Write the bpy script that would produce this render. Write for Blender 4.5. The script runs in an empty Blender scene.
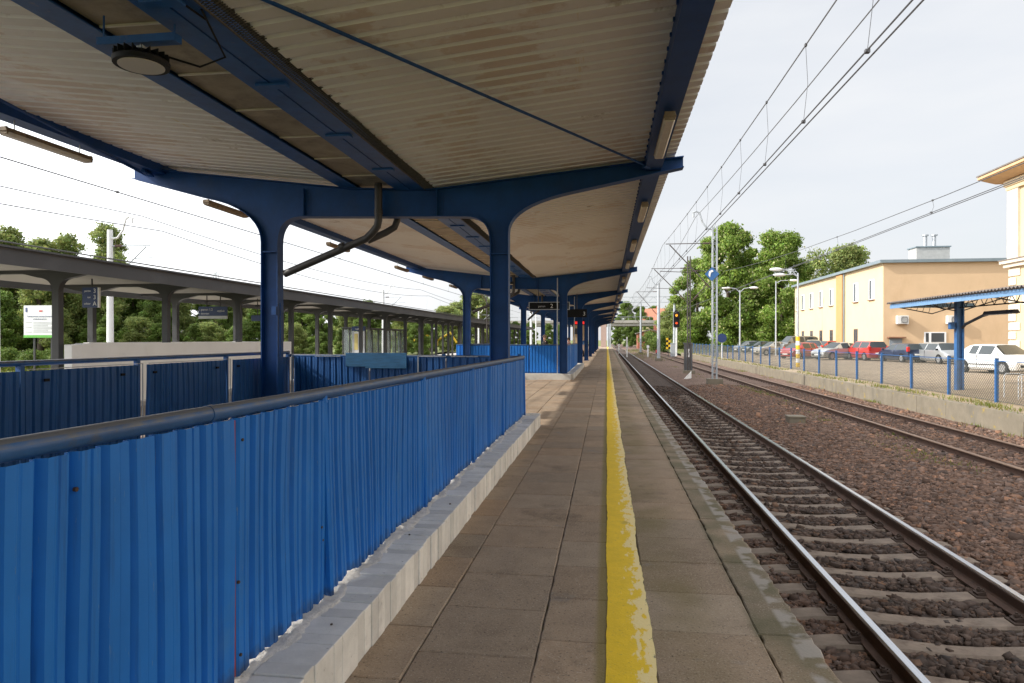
import bpy, bmesh, math, random
import numpy as np
from mathutils import Vector, Matrix
random.seed(7); rng = np.random.default_rng(11)
S = bpy.context.scene
COL = S.collection
R = math.radians
# ---------------------------------------------------------------- camera, sky, sun, exposure
cam = bpy.data.cameras.new('camera'); cam.sensor_width = 36; cam.lens = 24.0
cam.clip_start = 0.05; cam.clip_end = 3000
co = bpy.data.objects.new('camera', cam); COL.objects.link(co)
YAW = math.atan2(95, 683)
co.location = (0, 0, 1.6); co.rotation_euler = (R(90) - math.atan(2.5/683), 0, YAW)
S.camera = co
SUN_EL, SUN_A = 33.0, 13.0       # the sun stands to the left (-X) and a little behind
sd = Vector((-math.cos(R(SUN_EL))*math.cos(R(SUN_A)), -math.cos(R(SUN_EL))*math.sin(R(SUN_A)), math.sin(R(SUN_EL))))
W = bpy.data.worlds.new('World'); S.world = W; W.use_nodes = True
nt = W.node_tree; nt.nodes.clear()
out = nt.nodes.new('ShaderNodeOutputWorld'); bg = nt.nodes.new('ShaderNodeBackground')
sky = nt.nodes.new('ShaderNodeTexSky'); sky.sky_type = 'NISHITA'; sky.sun_disc = False
sky.sun_elevation = R(SUN_EL); sky.sun_rotation = math.atan2(sd.x, sd.y); sky.dust_density = 3.0; sky.air_density = 1.0
tc = nt.nodes.new('ShaderNodeTexCoord'); mp = nt.nodes.new('ShaderNodeMapping'); mp.inputs['Scale'].default_value = (1.2, 1.2, 4.5)
ns = nt.nodes.new('ShaderNodeTexNoise'); ns.inputs['Scale'].default_value = 2.2; ns.inputs['Detail'].default_value = 6
cr = nt.nodes.new('ShaderNodeValToRGB'); cr.color_ramp.elements[0].position = .25; cr.color_ramp.elements[0].color = (.72,.72,.72,1)
cr.color_ramp.elements[1].position = .7; cr.color_ramp.elements[1].color = (.95,.95,.95,1)
mx = nt.nodes.new('ShaderNodeMix'); mx.data_type = 'RGBA'
dp = nt.nodes.new('ShaderNodeVectorMath'); dp.operation = 'DOT_PRODUCT'; dp.inputs[1].default_value = sd
gr = nt.nodes.new('ShaderNodeMapRange'); gr.interpolation_type = 'SMOOTHSTEP'; gr.inputs['From Min'].default_value = -.1; gr.inputs['From Max'].default_value = 1; gr.inputs['To Min'].default_value = 1.0; gr.inputs['To Max'].default_value = 3.8
vs_ = nt.nodes.new('ShaderNodeVectorMath'); vs_.operation = 'SCALE'; vs_.inputs[0].default_value = (4.95, 5.04, 5.18)   # thin bright cloud veil, brightest round the sun
nt.links.new(tc.outputs['Generated'], dp.inputs[0]); nt.links.new(dp.outputs['Value'], gr.inputs['Value']); nt.links.new(gr.outputs['Result'], vs_.inputs['Scale']); nt.links.new(vs_.outputs['Vector'], mx.inputs['B'])
L = nt.links.new
L(tc.outputs['Generated'], mp.inputs['Vector']); L(mp.outputs['Vector'], ns.inputs['Vector']); L(ns.outputs['Fac'], cr.inputs['Fac'])
L(cr.outputs['Color'], mx.inputs['Factor']); L(sky.outputs['Color'], mx.inputs['A']); L(mx.outputs['Result'], bg.inputs['Color'])
bg.inputs['Strength'].default_value = 0.10
L(bg.outputs['Background'], out.inputs['Surface'])
sl = bpy.data.lights.new('sun', 'SUN'); sl.energy = 2.8; sl.angle = R(0.6); sl.color = (1.0, .94, .84)
so = bpy.data.objects.new('sun', sl); COL.objects.link(so); so.rotation_euler = sd.to_track_quat('Z', 'Y').to_euler(); so.location = (-30, -10, 40)
S.view_settings.view_transform = 'Standard'; S.view_settings.look = 'None'; S.view_settings.gamma = 1
S.view_settings.exposure = 0.90
S.render.engine = 'CYCLES'; S.cycles.max_bounces = 8; S.cycles.diffuse_bounces = 5; S.cycles.use_denoising = True
S.cycles.transparent_max_bounces = 12; S.cycles.caustics_reflective = False; S.cycles.caustics_refractive = False

# ---------------------------------------------------------------- materials
MATS = {}
def mat(name, c, rough=.6, metal=0.0, var=.12, scale=2.0, stain=None, bump=0.0, bscale=30., tint=False, spec=.5, extra=None, emit=None, stretch=None, alpha=None, transl=0):
    """stain = (colour, noise scale, threshold, softness)"""
    m = bpy.data.materials.new(name); m.use_nodes = True; n = m.node_tree; b = n.nodes['Principled BSDF']; K = n.links.new
    b.inputs['Roughness'].default_value = rough; b.inputs['Metallic'].default_value = metal; b.inputs['Specular IOR Level'].default_value = spec
    t = n.nodes.new('ShaderNodeTexCoord'); vec = t.outputs['Object']
    if stretch:
        mpn = n.nodes.new('ShaderNodeMapping'); mpn.inputs['Scale'].default_value = stretch; K(vec, mpn.inputs['Vector']); vec = mpn.outputs['Vector']
    no = n.nodes.new('ShaderNodeTexNoise'); no.inputs['Scale'].default_value = scale; no.inputs['Detail'].default_value = 8; no.inputs['Roughness'].default_value = .65
    K(vec, no.inputs['Vector'])
    mr = n.nodes.new('ShaderNodeMapRange'); mr.inputs['From Min'].default_value = .3; mr.inputs['From Max'].default_value = .7
    mr.inputs['To Min'].default_value = 1-var; mr.inputs['To Max'].default_value = 1+var; K(no.outputs['Fac'], mr.inputs['Value'])
    vm = n.nodes.new('ShaderNodeVectorMath'); vm.operation = 'SCALE'; K(mr.outputs['Result'], vm.inputs['Scale'])
    if tint:
        at = n.nodes.new('ShaderNodeAttribute'); at.attribute_name = 'tint'; mm = n.nodes.new('ShaderNodeVectorMath'); mm.operation = 'MULTIPLY'
        mm.inputs[1].default_value = c; K(at.outputs['Color'], mm.inputs[0]); K(mm.outputs['Vector'], vm.inputs[0])
    else: vm.inputs[0].default_value = c
    colr = vm.outputs['Vector']
    for st in (stain if isinstance(stain, list) else [stain] if stain else []):
        n2 = n.nodes.new('ShaderNodeTexNoise'); n2.inputs['Scale'].default_value = st[1]; n2.inputs['Detail'].default_value = 7; n2.inputs['Roughness'].default_value = .7
        K(vec, n2.inputs['Vector'])
        if len(st) > 4:
            m5 = n.nodes.new('ShaderNodeMapping'); m5.inputs['Scale'].default_value = st[4]; m5.inputs['Location'].default_value = (st[1]*3, 2, 7); K(t.outputs['Object'], m5.inputs['Vector']); K(m5.outputs['Vector'], n2.inputs['Vector'])
        r2 = n.nodes.new('ShaderNodeMapRange'); r2.inputs['From Min'].default_value = st[2]; r2.inputs['From Max'].default_value = st[2]+st[3]; K(n2.outputs['Fac'], r2.inputs['Value'])
        mi = n.nodes.new('ShaderNodeMix'); mi.data_type = 'RGBA'; mi.inputs['B'].default_value = (*st[0], 1); K(r2.outputs['Result'], mi.inputs['Factor']); K(colr, mi.inputs['A']); colr = mi.outputs['Result']
    if extra: colr = extra(n, K, t, colr)
    K(colr, b.inputs['Base Color'])
    if bump:
        n3 = n.nodes.new('ShaderNodeTexNoise'); n3.inputs['Scale'].default_value = bscale; n3.inputs['Detail'].default_value = 8; n3.inputs['Roughness'].default_value = .6; K(t.outputs['Object'], n3.inputs['Vector'])
        bp = n.nodes.new('ShaderNodeBump'); bp.inputs['Strength'].default_value = 1; bp.inputs['Distance'].default_value = bump; K(n3.outputs['Fac'], bp.inputs['Height']); K(bp.outputs['Normal'], b.inputs['Normal'])
    if emit: b.inputs['Emission Color'].default_value = (*emit[0], 1); b.inputs['Emission Strength'].default_value = emit[1]
    if transl:
        tr = n.nodes.new('ShaderNodeBsdfTranslucent'); K(colr, tr.inputs['Color']); ms = n.nodes.new('ShaderNodeMixShader'); ms.inputs[0].default_value = transl
        K(b.outputs[0], ms.inputs[1]); K(tr.outputs[0], ms.inputs[2]); K(ms.outputs[0], n.nodes['Material Output'].inputs['Surface'])
    MATS[name] = m; return m
def glassm(name, c=(.02,.03,.035), rough=.05, alpha=None):
    m = bpy.data.materials.new(name); m.use_nodes = True; b = m.node_tree.nodes['Principled BSDF']
    b.inputs['Base Color'].default_value = (*c, 1); b.inputs['Roughness'].default_value = rough; b.inputs['Specular IOR Level'].default_value = .8
    if alpha: b.inputs['Alpha'].default_value = alpha
    return m

def paving_extra(n, K, t, colr):
    sp = n.nodes.new('ShaderNodeSeparateXYZ'); K(t.outputs['Object'], sp.inputs[0])
    # olive over-spray beside the yellow line and moss on the slabs near the edge
    def band(lo, hi, soft):
        a = n.nodes.new('ShaderNodeMapRange'); a.interpolation_type = 'SMOOTHSTEP'; a.inputs['From Min'].default_value = lo-soft; a.inputs['From Max'].default_value = lo; K(sp.outputs[0], a.inputs['Value'])
        b = n.nodes.new('ShaderNodeMapRange'); b.interpolation_type = 'SMOOTHSTEP'; b.inputs['From Min'].default_value = hi; b.inputs['From Max'].default_value = hi+soft; b.inputs['To Min'].default_value = 1; b.inputs['To Max'].default_value = 0; K(sp.outputs[0], b.inputs['Value'])
        mu = n.nodes.new('ShaderNodeMath'); mu.operation = 'MULTIPLY'; K(a.outputs[0], mu.inputs[0]); K(b.outputs[0], mu.inputs[1]); return mu.outputs[0]
    def layer(colr, c, lo, hi, soft, nsc, th, sf, amt):
        bb = band(lo, hi, soft); no = n.nodes.new('ShaderNodeTexNoise'); no.inputs['Scale'].default_value = nsc; no.inputs['Detail'].default_value = 6; K(t.outputs['Object'], no.inputs['Vector'])
        r = n.nodes.new('ShaderNodeMapRange'); r.inputs['From Min'].default_value = th; r.inputs['From Max'].default_value = th+sf; r.inputs['To Max'].default_value = amt; K(no.outputs['Fac'], r.inputs['Value'])
        mu = n.nodes.new('ShaderNodeMath'); mu.operation = 'MULTIPLY'; K(bb, mu.inputs[0]); K(r.outputs[0], mu.inputs[1])
        mi = n.nodes.new('ShaderNodeMix'); mi.data_type = 'RGBA'; mi.inputs['B'].default_value = (*c, 1); K(mu.outputs[0], mi.inputs['Factor']); K(colr, mi.inputs['A']); return mi.outputs['Result']
    colr = layer(colr, (.20,.155,.035), -.03, .0, .05, 3, .0, .3, .75)
    colr = layer(colr, (.15,.12,.03), .28, .45, .25, 1.3, .38, .3, .6)
    colr = layer(colr, (.10,.095,.045), .82, 1.05, .05, 2.2, .3, .3, .75)
    colr = layer(colr, (.36,.33,.30), .98, 1.2, .03, 5, .45, .08, .8)
    colr = layer(colr, (.24,.22,.20), -1.0, .9, .1, 1.6, .66, .03, .5)
    return colr
def yellow_extra(n, K, t, colr):
    sp = n.nodes.new('ShaderNodeSeparateXYZ'); K(t.outputs['Object'], sp.inputs[0])
    no = n.nodes.new('ShaderNodeTexNoise'); no.inputs['Scale'].default_value = 9; no.inputs['Detail'].default_value = 9; no.inputs['Roughness'].default_value = .7
    mp = n.nodes.new('ShaderNodeMapping'); mp.inputs['Scale'].default_value = (1.6, .55, 1); K(t.outputs['Object'], mp.inputs[0]); K(mp.outputs[0], no.inputs['Vector'])
    a = n.nodes.new('ShaderNodeMapRange'); a.inputs['From Min'].default_value = .02; a.inputs['From Max'].default_value = .24; a.inputs['To Min'].default_value = -.22; a.inputs['To Max'].default_value = .12; K(sp.outputs[0], a.inputs['Value'])
    ad = n.nodes.new('ShaderNodeMath'); K(no.outputs['Fac'], ad.inputs[0]); K(a.outputs[0], ad.inputs[1])
    r = n.nodes.new('ShaderNodeMapRange'); r.inputs['From Min'].default_value = .50; r.inputs['From Max'].default_value = .53; K(ad.outputs[0], r.inputs['Value'])
    mi = n.nodes.new('ShaderNodeMix'); mi.data_type = 'RGBA'; mi.inputs['B'].default_value = (.92,.74,.34,1); K(r.outputs[0], mi.inputs['Factor']); K(colr, mi.inputs['A'])
    r3 = n.nodes.new('ShaderNodeMapRange'); r3.inputs['From Min'].default_value = .72; r3.inputs['From Max'].default_value = .74; K(ad.outputs[0], r3.inputs['Value'])
    m3 = n.nodes.new('ShaderNodeMix'); m3.data_type = 'RGBA'; m3.inputs['B'].default_value = (.30,.24,.15,1); K(r3.outputs[0], m3.inputs['Factor']); K(mi.outputs['Result'], m3.inputs['A'])
    return m3.outputs['Result']
def sheet_extra(n, K, t, colr):
    # dirt creeping up from the bottom edge of the corrugated sheets, scratches
    sp = n.nodes.new('ShaderNodeSeparateXYZ'); K(t.outputs['Object'], sp.inputs[0])
    no = n.nodes.new('ShaderNodeTexNoise'); no.inputs['Scale'].default_value = 14; no.inputs['Detail'].default_value = 6; K(t.outputs['Object'], no.inputs['Vector'])
    a = n.nodes.new('ShaderNodeMapRange'); a.inputs['From Min'].default_value = .0; a.inputs['From Max'].default_value = .13; a.inputs['To Min'].default_value = .45; a.inputs['To Max'].default_value = -.25; K(sp.outputs[2], a.inputs['Value'])
    ad = n.nodes.new('ShaderNodeMath'); K(no.outputs['Fac'], ad.inputs[0]); K(a.outputs[0], ad.inputs[1])
    r = n.nodes.new('ShaderNodeMapRange'); r.inputs['From Min'].default_value = .55; r.inputs['From Max'].default_value = 1.1; r.inputs['To Max'].default_value = .85; K(ad.outputs[0], r.inputs['Value'])
    mi = n.nodes.new('ShaderNodeMix'); mi.data_type = 'RGBA'; mi.inputs['B'].default_value = (.035,.035,.035,1); K(r.outputs[0], mi.inputs['Factor']); K(colr, mi.inputs['A'])
    return mi.outputs['Result']
def ballast_extra(n, K, t, colr):
    sp = n.nodes.new('ShaderNodeSeparateXYZ'); K(t.outputs['Object'], sp.inputs[0])
    vo = n.nodes.new('ShaderNodeTexVoronoi'); vo.inputs['Scale'].default_value = 17; K(t.outputs['Object'], vo.inputs['Vector'])
    hs = n.nodes.new('ShaderNodeSeparateColor'); K(vo.outputs['Color'], hs.inputs[0])
    r = n.nodes.new('ShaderNodeMapRange'); r.inputs['To Min'].default_value = .45; r.inputs['To Max'].default_value = 1.6; K(hs.outputs[0], r.inputs['Value'])
    v = n.nodes.new('ShaderNodeVectorMath'); v.operation = 'SCALE'; K(r.outputs[0], v.inputs['Scale']); K(colr, v.inputs[0]); colr = v.outputs[0]
    a = n.nodes.new('ShaderNodeMapRange'); a.interpolation_type = 'SMOOTHSTEP'; a.inputs['From Min'].default_value = 2.0; a.inputs['From Max'].default_value = 2.25; K(sp.outputs[0], a.inputs['Value'])
    b = n.nodes.new('ShaderNodeMapRange'); b.interpolation_type = 'SMOOTHSTEP'; b.inputs['From Min'].default_value = 3.4; b.inputs['From Max'].default_value = 3.75; b.inputs['To Min'].default_value = 1; b.inputs['To Max'].default_value = 0; K(sp.outputs[0], b.inputs['Value'])
    mu = n.nodes.new('ShaderNodeMath'); mu.operation = 'MULTIPLY'; K(a.outputs[0], mu.inputs[0]); K(b.outputs[0], mu.inputs[1])
    m2 = n.nodes.new('ShaderNodeVectorMath'); m2.operation = 'MULTIPLY'; m2.inputs[1].default_value = (.55,.60,.63); K(colr, m2.inputs[0])
    mi = n.nodes.new('ShaderNodeMix'); mi.data_type = 'RGBA'; K(mu.outputs[0], mi.inputs['Factor']); K(colr, mi.inputs['A']); K(m2.outputs[0], mi.inputs['B']); return mi.outputs['Result']
def wall_grime(n, K, t, colr):
    return colr

BLUE = (.022,.105,.37)
M_frame = mat('blue_steel_paint', (.005,.050,.185), .5, var=.18, scale=3, stain=[((.10,.05,.025), 9, .68, .05), ((.09,.05,.03), 3, .70, .02, (5,5,.6)), ((.12,.17,.28), 40, .72, .03), ((.02,.05,.12), 2.2, .55, .3)], bump=.0006, bscale=60, spec=.3)
M_frame_lt = mat('blue_steel_paint_faded', (.012,.085,.28), .5, var=.25, scale=5, stain=((.09,.12,.22), 14, .6, .1), bump=.0008, bscale=50)
M_sheet = mat('blue_corrugated_paint', (.014,.165,.56), .5, var=.10, scale=2.5, spec=.3, stain=[((.016,.10,.34), 2.4, .54, .2, (7,7,.35)), ((.16,.06,.03), 24, .735, .03), ((.05,.20,.50), 2.2, .60, .2), ((.13,.24,.44), 10, .66, .02, (9,9,.6)), ((.12,.05,.03), 3.5, .73, .03, (5,5,.5))], bump=.0006, bscale=8, extra=sheet_extra)
M_sheet_shade = mat('blue_corrugated_paint_shaded', (.008,.080,.26), .5, var=.15, scale=2.5, stain=((.05,.05,.06), 9, .68, .1), bump=.0015, bscale=8)  # the sheet blue darkened, shade of the far sides put into its colour
def rail_extra(n, K, t, colr):
    # paint rubbed off along the top by hands
    ge = n.nodes.new('ShaderNodeNewGeometry'); sp = n.nodes.new('ShaderNodeSeparateXYZ'); K(ge.outputs['True Normal'], sp.inputs[0])
    no = n.nodes.new('ShaderNodeTexNoise'); no.inputs['Scale'].default_value = 11; no.inputs['Detail'].default_value = 7; K(t.outputs['Object'], no.inputs['Vector'])
    ad = n.nodes.new('ShaderNodeMath'); K(sp.outputs[2], ad.inputs[0]); K(no.outputs['Fac'], ad.inputs[1])
    r = n.nodes.new('ShaderNodeMapRange'); r.inputs['From Min'].default_value = .75; r.inputs['From Max'].default_value = 1.1; r.inputs['To Max'].default_value = .9; K(ad.outputs[0], r.inputs['Value'])
    mi = n.nodes.new('ShaderNodeMix'); mi.data_type = 'RGBA'; mi.inputs['B'].default_value = (.13,.13,.135,1); K(r.outputs[0], mi.inputs['Factor']); K(colr, mi.inputs['A']); return mi.outputs['Result']
M_rail_paint = mat('handrail_worn_paint', (.018,.085,.24), .42, var=.25, scale=6, stain=((.06,.08,.12), 9, .58, .12), bump=.0004, bscale=90, extra=rail_extra)
M_patchboard = mat('weathered_blue_board', (.016,.10,.22), .6, var=.25, scale=7, stain=((.03,.13,.22), 12, .6, .15), stretch=(1,1,5))
M_kerb2 = mat('whitewashed_kerb', (.58,.57,.54), .85, var=.16, scale=3, stain=[((.30,.28,.255), 1.8, .52, .22)], bump=.003, bscale=25)
M_galv = mat('galvanised_steel', (.42,.44,.47), .45, .6, var=.15, scale=6, bump=.0003)
M_red = mat('red_rust_primer', (.22,.03,.02), .7, var=.3, scale=9)
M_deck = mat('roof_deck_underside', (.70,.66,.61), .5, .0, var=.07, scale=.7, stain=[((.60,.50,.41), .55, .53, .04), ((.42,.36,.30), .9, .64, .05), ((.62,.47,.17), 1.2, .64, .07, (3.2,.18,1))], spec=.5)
M_deckrib = mat('roof_deck_rib_sides', (.82,.81,.79), .5, .0, var=.06, scale=.9, stain=((.55,.5,.44), .9, .62, .06))  # greyer and lighter than the flats, sky light on the ribs put into colour
M_deck_top = M_deck
M_gutter = mat('gutter_lining', (.34,.28,.19), .6, .1, var=.25, scale=3, stain=((.15,.12,.09), 2.2, .52, .2))
M_rib = mat('gutter_seam_strip', (.75,.70,.58), .6, var=.2)
M_meshdark = mat('dark_bird_mesh', (.09,.08,.07), .8, var=.4, scale=25)
M_pipe = mat('grey_brown_drain_pipe', (.045,.04,.04), .5, var=.3, scale=5)
M_black = mat('black_plastic', (.010,.010,.011), .6, var=.2, spec=.2)
M_lampglass = mat('milky_diffuser', (.62,.55,.44), .35, var=.12, scale=8, stain=((.22,.16,.10), 12, .6, .2))
M_lampwhite = mat('lamp_lens', (.60,.54,.47), .3, var=.05)
M_lampbody = mat('dirty_lamp_body', (.23,.16,.09), .6, var=.35, scale=12, stain=((.05,.04,.03), 9, .55, .15))
M_slab = mat('concrete_slab', (.315,.232,.160), .85, var=.14, scale=5, stain=[((.165,.115,.075), 1.1, .54, .16), ((.36,.31,.25), 2.2, .66, .05), ((.50,.43,.34), 95, .55, .10), ((.10,.075,.055), 60, .57, .08), ((.44,.38,.31), 3.4, .69, .03), ((.07,.055,.045), 24, .74, .03)], bump=.0030, bscale=70, tint=True, extra=paving_extra)
M_joint = mat('joint_dirt', (.12,.095,.06), .95, var=.5, scale=9, stain=((.17,.16,.04), 3.5, .55, .06), bump=.004, bscale=60)
M_yellow = mat('yellow_line_paint', (.88,.59,.010), .6, var=.08, scale=8, stain=[((.70,.45,.03), 2.5, .60, .2), ((.45,.30,.07), 60, .60, .08), ((.50,.36,.08), 1.3, .62, .1)], bump=.0022, bscale=70, extra=yellow_extra)
M_kerb = mat('whitewashed_paver', (.78,.76,.72), .85, var=.12, scale=7, stain=[((.44,.42,.40), 3.5, .54, .22), ((.36,.33,.30), 26, .64, .06), ((.30,.27,.24), 90, .64, .05)], bump=.002, bscale=45, tint=True)
M_mortar = mat('crumbling_white_mortar', (.72,.68,.62), .9, var=.25, scale=12, stain=[((.38,.26,.17), 14, .64, .06), ((.36,.34,.31), 6, .6, .2), ((.12,.10,.08), 40, .70, .03)], bump=.01, bscale=35)
M_concrete = mat('old_concrete', (.185,.160,.12), .9, var=.2, scale=2, stain=[((.12,.115,.10), 1.5, .55, .2, (1,1,.3)), ((.30,.22,.06), 2.6, .60, .06)], bump=.004, bscale=20)
M_concrete_lt = mat('light_concrete', (.46,.44,.41), .85, var=.1, scale=2, stain=((.33,.31,.29), 1.2, .6, .2), bump=.002, bscale=25)
M_ballast = mat('ballast_bed', (.118,.072,.052), .95, var=.3, scale=3, stain=((.17,.12,.085), .35, .5, .25), bump=.03, bscale=16, extra=ballast_extra)
M_stone = mat('ballast_stone', (.125,.078,.057), .9, var=.25, scale=14, bump=.002, bscale=70, tint=True)
M_sleeper = mat('concrete_sleeper', (.195,.15,.115), .85, var=.28, scale=6, stain=[((.09,.06,.045), 5, .52, .2), ((.22,.18,.15), 30, .62, .1)], bump=.0015, bscale=60)
M_woodsl = mat('old_sleeper', (.13,.09,.07), .9, var=.3, scale=5, bump=.003, bscale=30)
M_rust = mat('rusty_rail_steel', (.095,.052,.036), .75, .1, var=.3, scale=8, stain=((.04,.028,.022), 4, .5, .25), bump=.001, bscale=70)
M_headlt = mat('polished_rail_head', (.62,.63,.66), .24, 1.0, var=.08, scale=4, stretch=(20,.5,1))
M_headbrown = mat('dull_rail_head', (.30,.20,.14), .45, .6, var=.2, scale=6, stretch=(10,.5,1))
M_clip = mat('rusty_clip', (.06,.038,.028), .8, var=.3)
M_asphalt = mat('lot_asphalt', (.29,.225,.155), .95, var=.14, scale=.8, stain=[((.22,.17,.12), .25, .5, .2), ((.36,.29,.205), 1.5, .62, .1)], bump=.004, bscale=30)
M_grass = mat('grass_ground', (.14,.17,.045), .95, var=.35, scale=.5, stain=[((.20,.17,.06), .22, .52, .2), ((.05,.08,.02), 1.5, .55, .15)], bump=.04, bscale=6)
M_blade = mat('grass_blade', (.13,.17,.035), .8, var=.3, scale=2, tint=True, transl=.3)
M_post = mat('fence_blue_paint', (.03,.115,.30), .5, var=.2, scale=6, stain=((.2,.12,.06), 12, .68, .05))
M_wire = mat('fence_wire', (.08,.085,.08), .6, .3, var=.2)
M_cable = mat('overhead_cable', (.10,.10,.105), .6, .3, var=.2)
M_mast = mat('mast_grey_paint', (.36,.39,.42), .55, var=.15, scale=4, stain=((.2,.12,.07), 7, .66, .08))
M_mastwhite = mat('mast_white', (.72,.73,.74), .5, var=.06)
M_mastdark = mat('dark_mast_steel', (.07,.06,.055), .65, var=.25, scale=6)
M_insul = mat('insulator_brown', (.09,.04,.025), .3)
M_pl = mat('plaster_cream', (.60,.475,.30), .9, var=.05, scale=.7, stain=[((.53,.41,.25), .5, .56, .2, (1,1,.4)), ((.48,.38,.25), 2.5, .62, .1, (3,3,.3))], bump=.003, bscale=20)
M_pl2 = mat('plaster_ochre_gable', (.57,.41,.255), .9, var=.05, scale=.7, stain=[((.50,.35,.21), .45, .55, .2, (1,1,.5)), ((.52,.37,.23), 2.2, .64, .08, (3,3,.3))], bump=.003, bscale=20)
M_orange = mat('plaster_orange', (.50,.27,.11), .9, var=.06)
M_roofgrey = mat('roof_sheet_grey', (.20,.25,.28), .5, .3, var=.12)
M_chim = mat('chimney_render', (.38,.38,.37), .9, var=.12, scale=3)
M_pvc = mat('white_window_frame', (.75,.76,.77), .45, var=.04)
M_glassd = glassm('window_glass', (.05,.06,.07), .08)
M_curtain = mat('window_curtain', (.38,.39,.40), .8, var=.25, scale=4, stretch=(6,6,.5))
M_brownwin = mat('brown_wooden_window', (.16,.08,.05), .6, var=.2)
M_sill = mat('sill_brown', (.24,.12,.07), .6)
M_door = mat('grey_blue_door', (.26,.31,.36), .6, var=.1)
M_ac = mat('air_conditioner_casing', (.66,.66,.64), .5, var=.05)
M_stone_lt = mat('rusticated_stone', (.60,.53,.43), .85, var=.08, scale=2, stain=((.6,.52,.42), 1.4, .6, .2), bump=.004, bscale=15)
M_soffit = mat('eave_soffit_wood', (.55,.36,.20), .7, var=.1)
M_eter = mat('corrugated_fibre_cement', (.17,.145,.13), .85, var=.25, scale=2, stain=((.10,.09,.07), 3, .55, .2))
M_ltblue = mat('pale_blue_fascia_paint', (.15,.28,.48), .55, var=.12, scale=5, stain=((.3,.25,.2), 8, .7, .05))
M_truss = mat('dark_truss_steel', (.03,.035,.05), .6, var=.2)
M_grey_fascia = mat('anthracite_cladding', (.085,.088,.095), .45, .2, var=.1, scale=.8, stain=((.12,.122,.13), .4, .5, .2))
M_grey_col = mat('anthracite_column', (.045,.046,.048), .5, .1, var=.12)
M_soff2 = mat('far_canopy_soffit', (.30,.285,.25), .6, var=.12, scale=.6)
M_whitewall = mat('white_parapet', (.86,.86,.84), .8, var=.05, scale=.8, stain=((.72,.71,.69), .7, .6, .2), bump=.001)
M_navy = mat('navy_sign_board', (.012,.035,.12), .4, var=.05)
M_white = mat('white_lettering', (.80,.80,.80), .5, var=.02)
M_ink = mat('dark_print', (.08,.10,.22), .6, var=.05)
M_redink = mat('red_print', (.6,.03,.03), .6)
M_greenink = mat('green_print', (.12,.42,.06), .6)
M_grp = mat('pale_grey_print', (.55,.56,.58), .6)
M_led = mat('red_led', (.5,.01,.01), .5, emit=((1,.03,.02), .5))
M_sigred = mat('signal_red_light', (.6,.05,.01), .5, emit=((1,.10,.02), .5))
M_sigyel = mat('signal_amber_light', (.7,.35,.02), .5, emit=((1,.35,.03), .5))
M_yel = mat('bright_yellow_paint', (.72,.46,.02), .5, var=.08)
M_bark = mat('bark', (.075,.055,.04), .95, var=.3, scale=4, bump=.02, bscale=12)
M_leafA = mat('chestnut_leaves', (.165,.255,.05), .6, var=.2, scale=.6, tint=True, transl=.35, spec=.3)
M_leafB = mat('forest_leaves', (.125,.195,.045), .65, var=.25, scale=.4, tint=True, transl=.3, spec=.25)
M_leafC = mat('pale_willow_leaves', (.23,.29,.10), .6, var=.2, scale=.6, tint=True, transl=.35, spec=.3)
M_brick = mat('red_brick', (.34,.12,.075), .9, var=.2, scale=4, stain=((.25,.16,.12), 1, .55, .2))
M_tile = mat('orange_roof_tiles', (.36,.14,.085), .8, var=.15, scale=3)
M_pink = mat('pinkish_render', (.42,.31,.27), .9, var=.12, scale=1)
M_beige = mat('beige_kiosk_wall', (.48,.38,.24), .8, var=.08)
M_bridge = mat('bridge_concrete', (.34,.32,.29), .9, var=.15, scale=.5, stain=((.2,.18,.16), .4, .55, .15))
M_palepaper = mat('pale_yellow_timetable_paper', (.62,.52,.20), .6)
M_skin = mat('skin', (.50,.27,.18), .6, var=.05)
M_hair = mat('hair', (.05,.03,.02), .7)
M_shelterglass = glassm('shelter_glass', (.5,.6,.6), .03, alpha=.22)
M_tyre = mat('tyre_rubber', (.018,.018,.018), .8, var=.15)
M_rim = mat('alloy_rim', (.45,.46,.47), .35, .7)
M_carglass = glassm('car_glass', (.02,.028,.03), .04)
M_headl = mat('headlight_lens', (.7,.72,.74), .15)
M_taill = mat('tail_light_lens', (.55,.02,.015), .2)
M_plate = mat('number_plate', (.75,.75,.72), .5)

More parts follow.
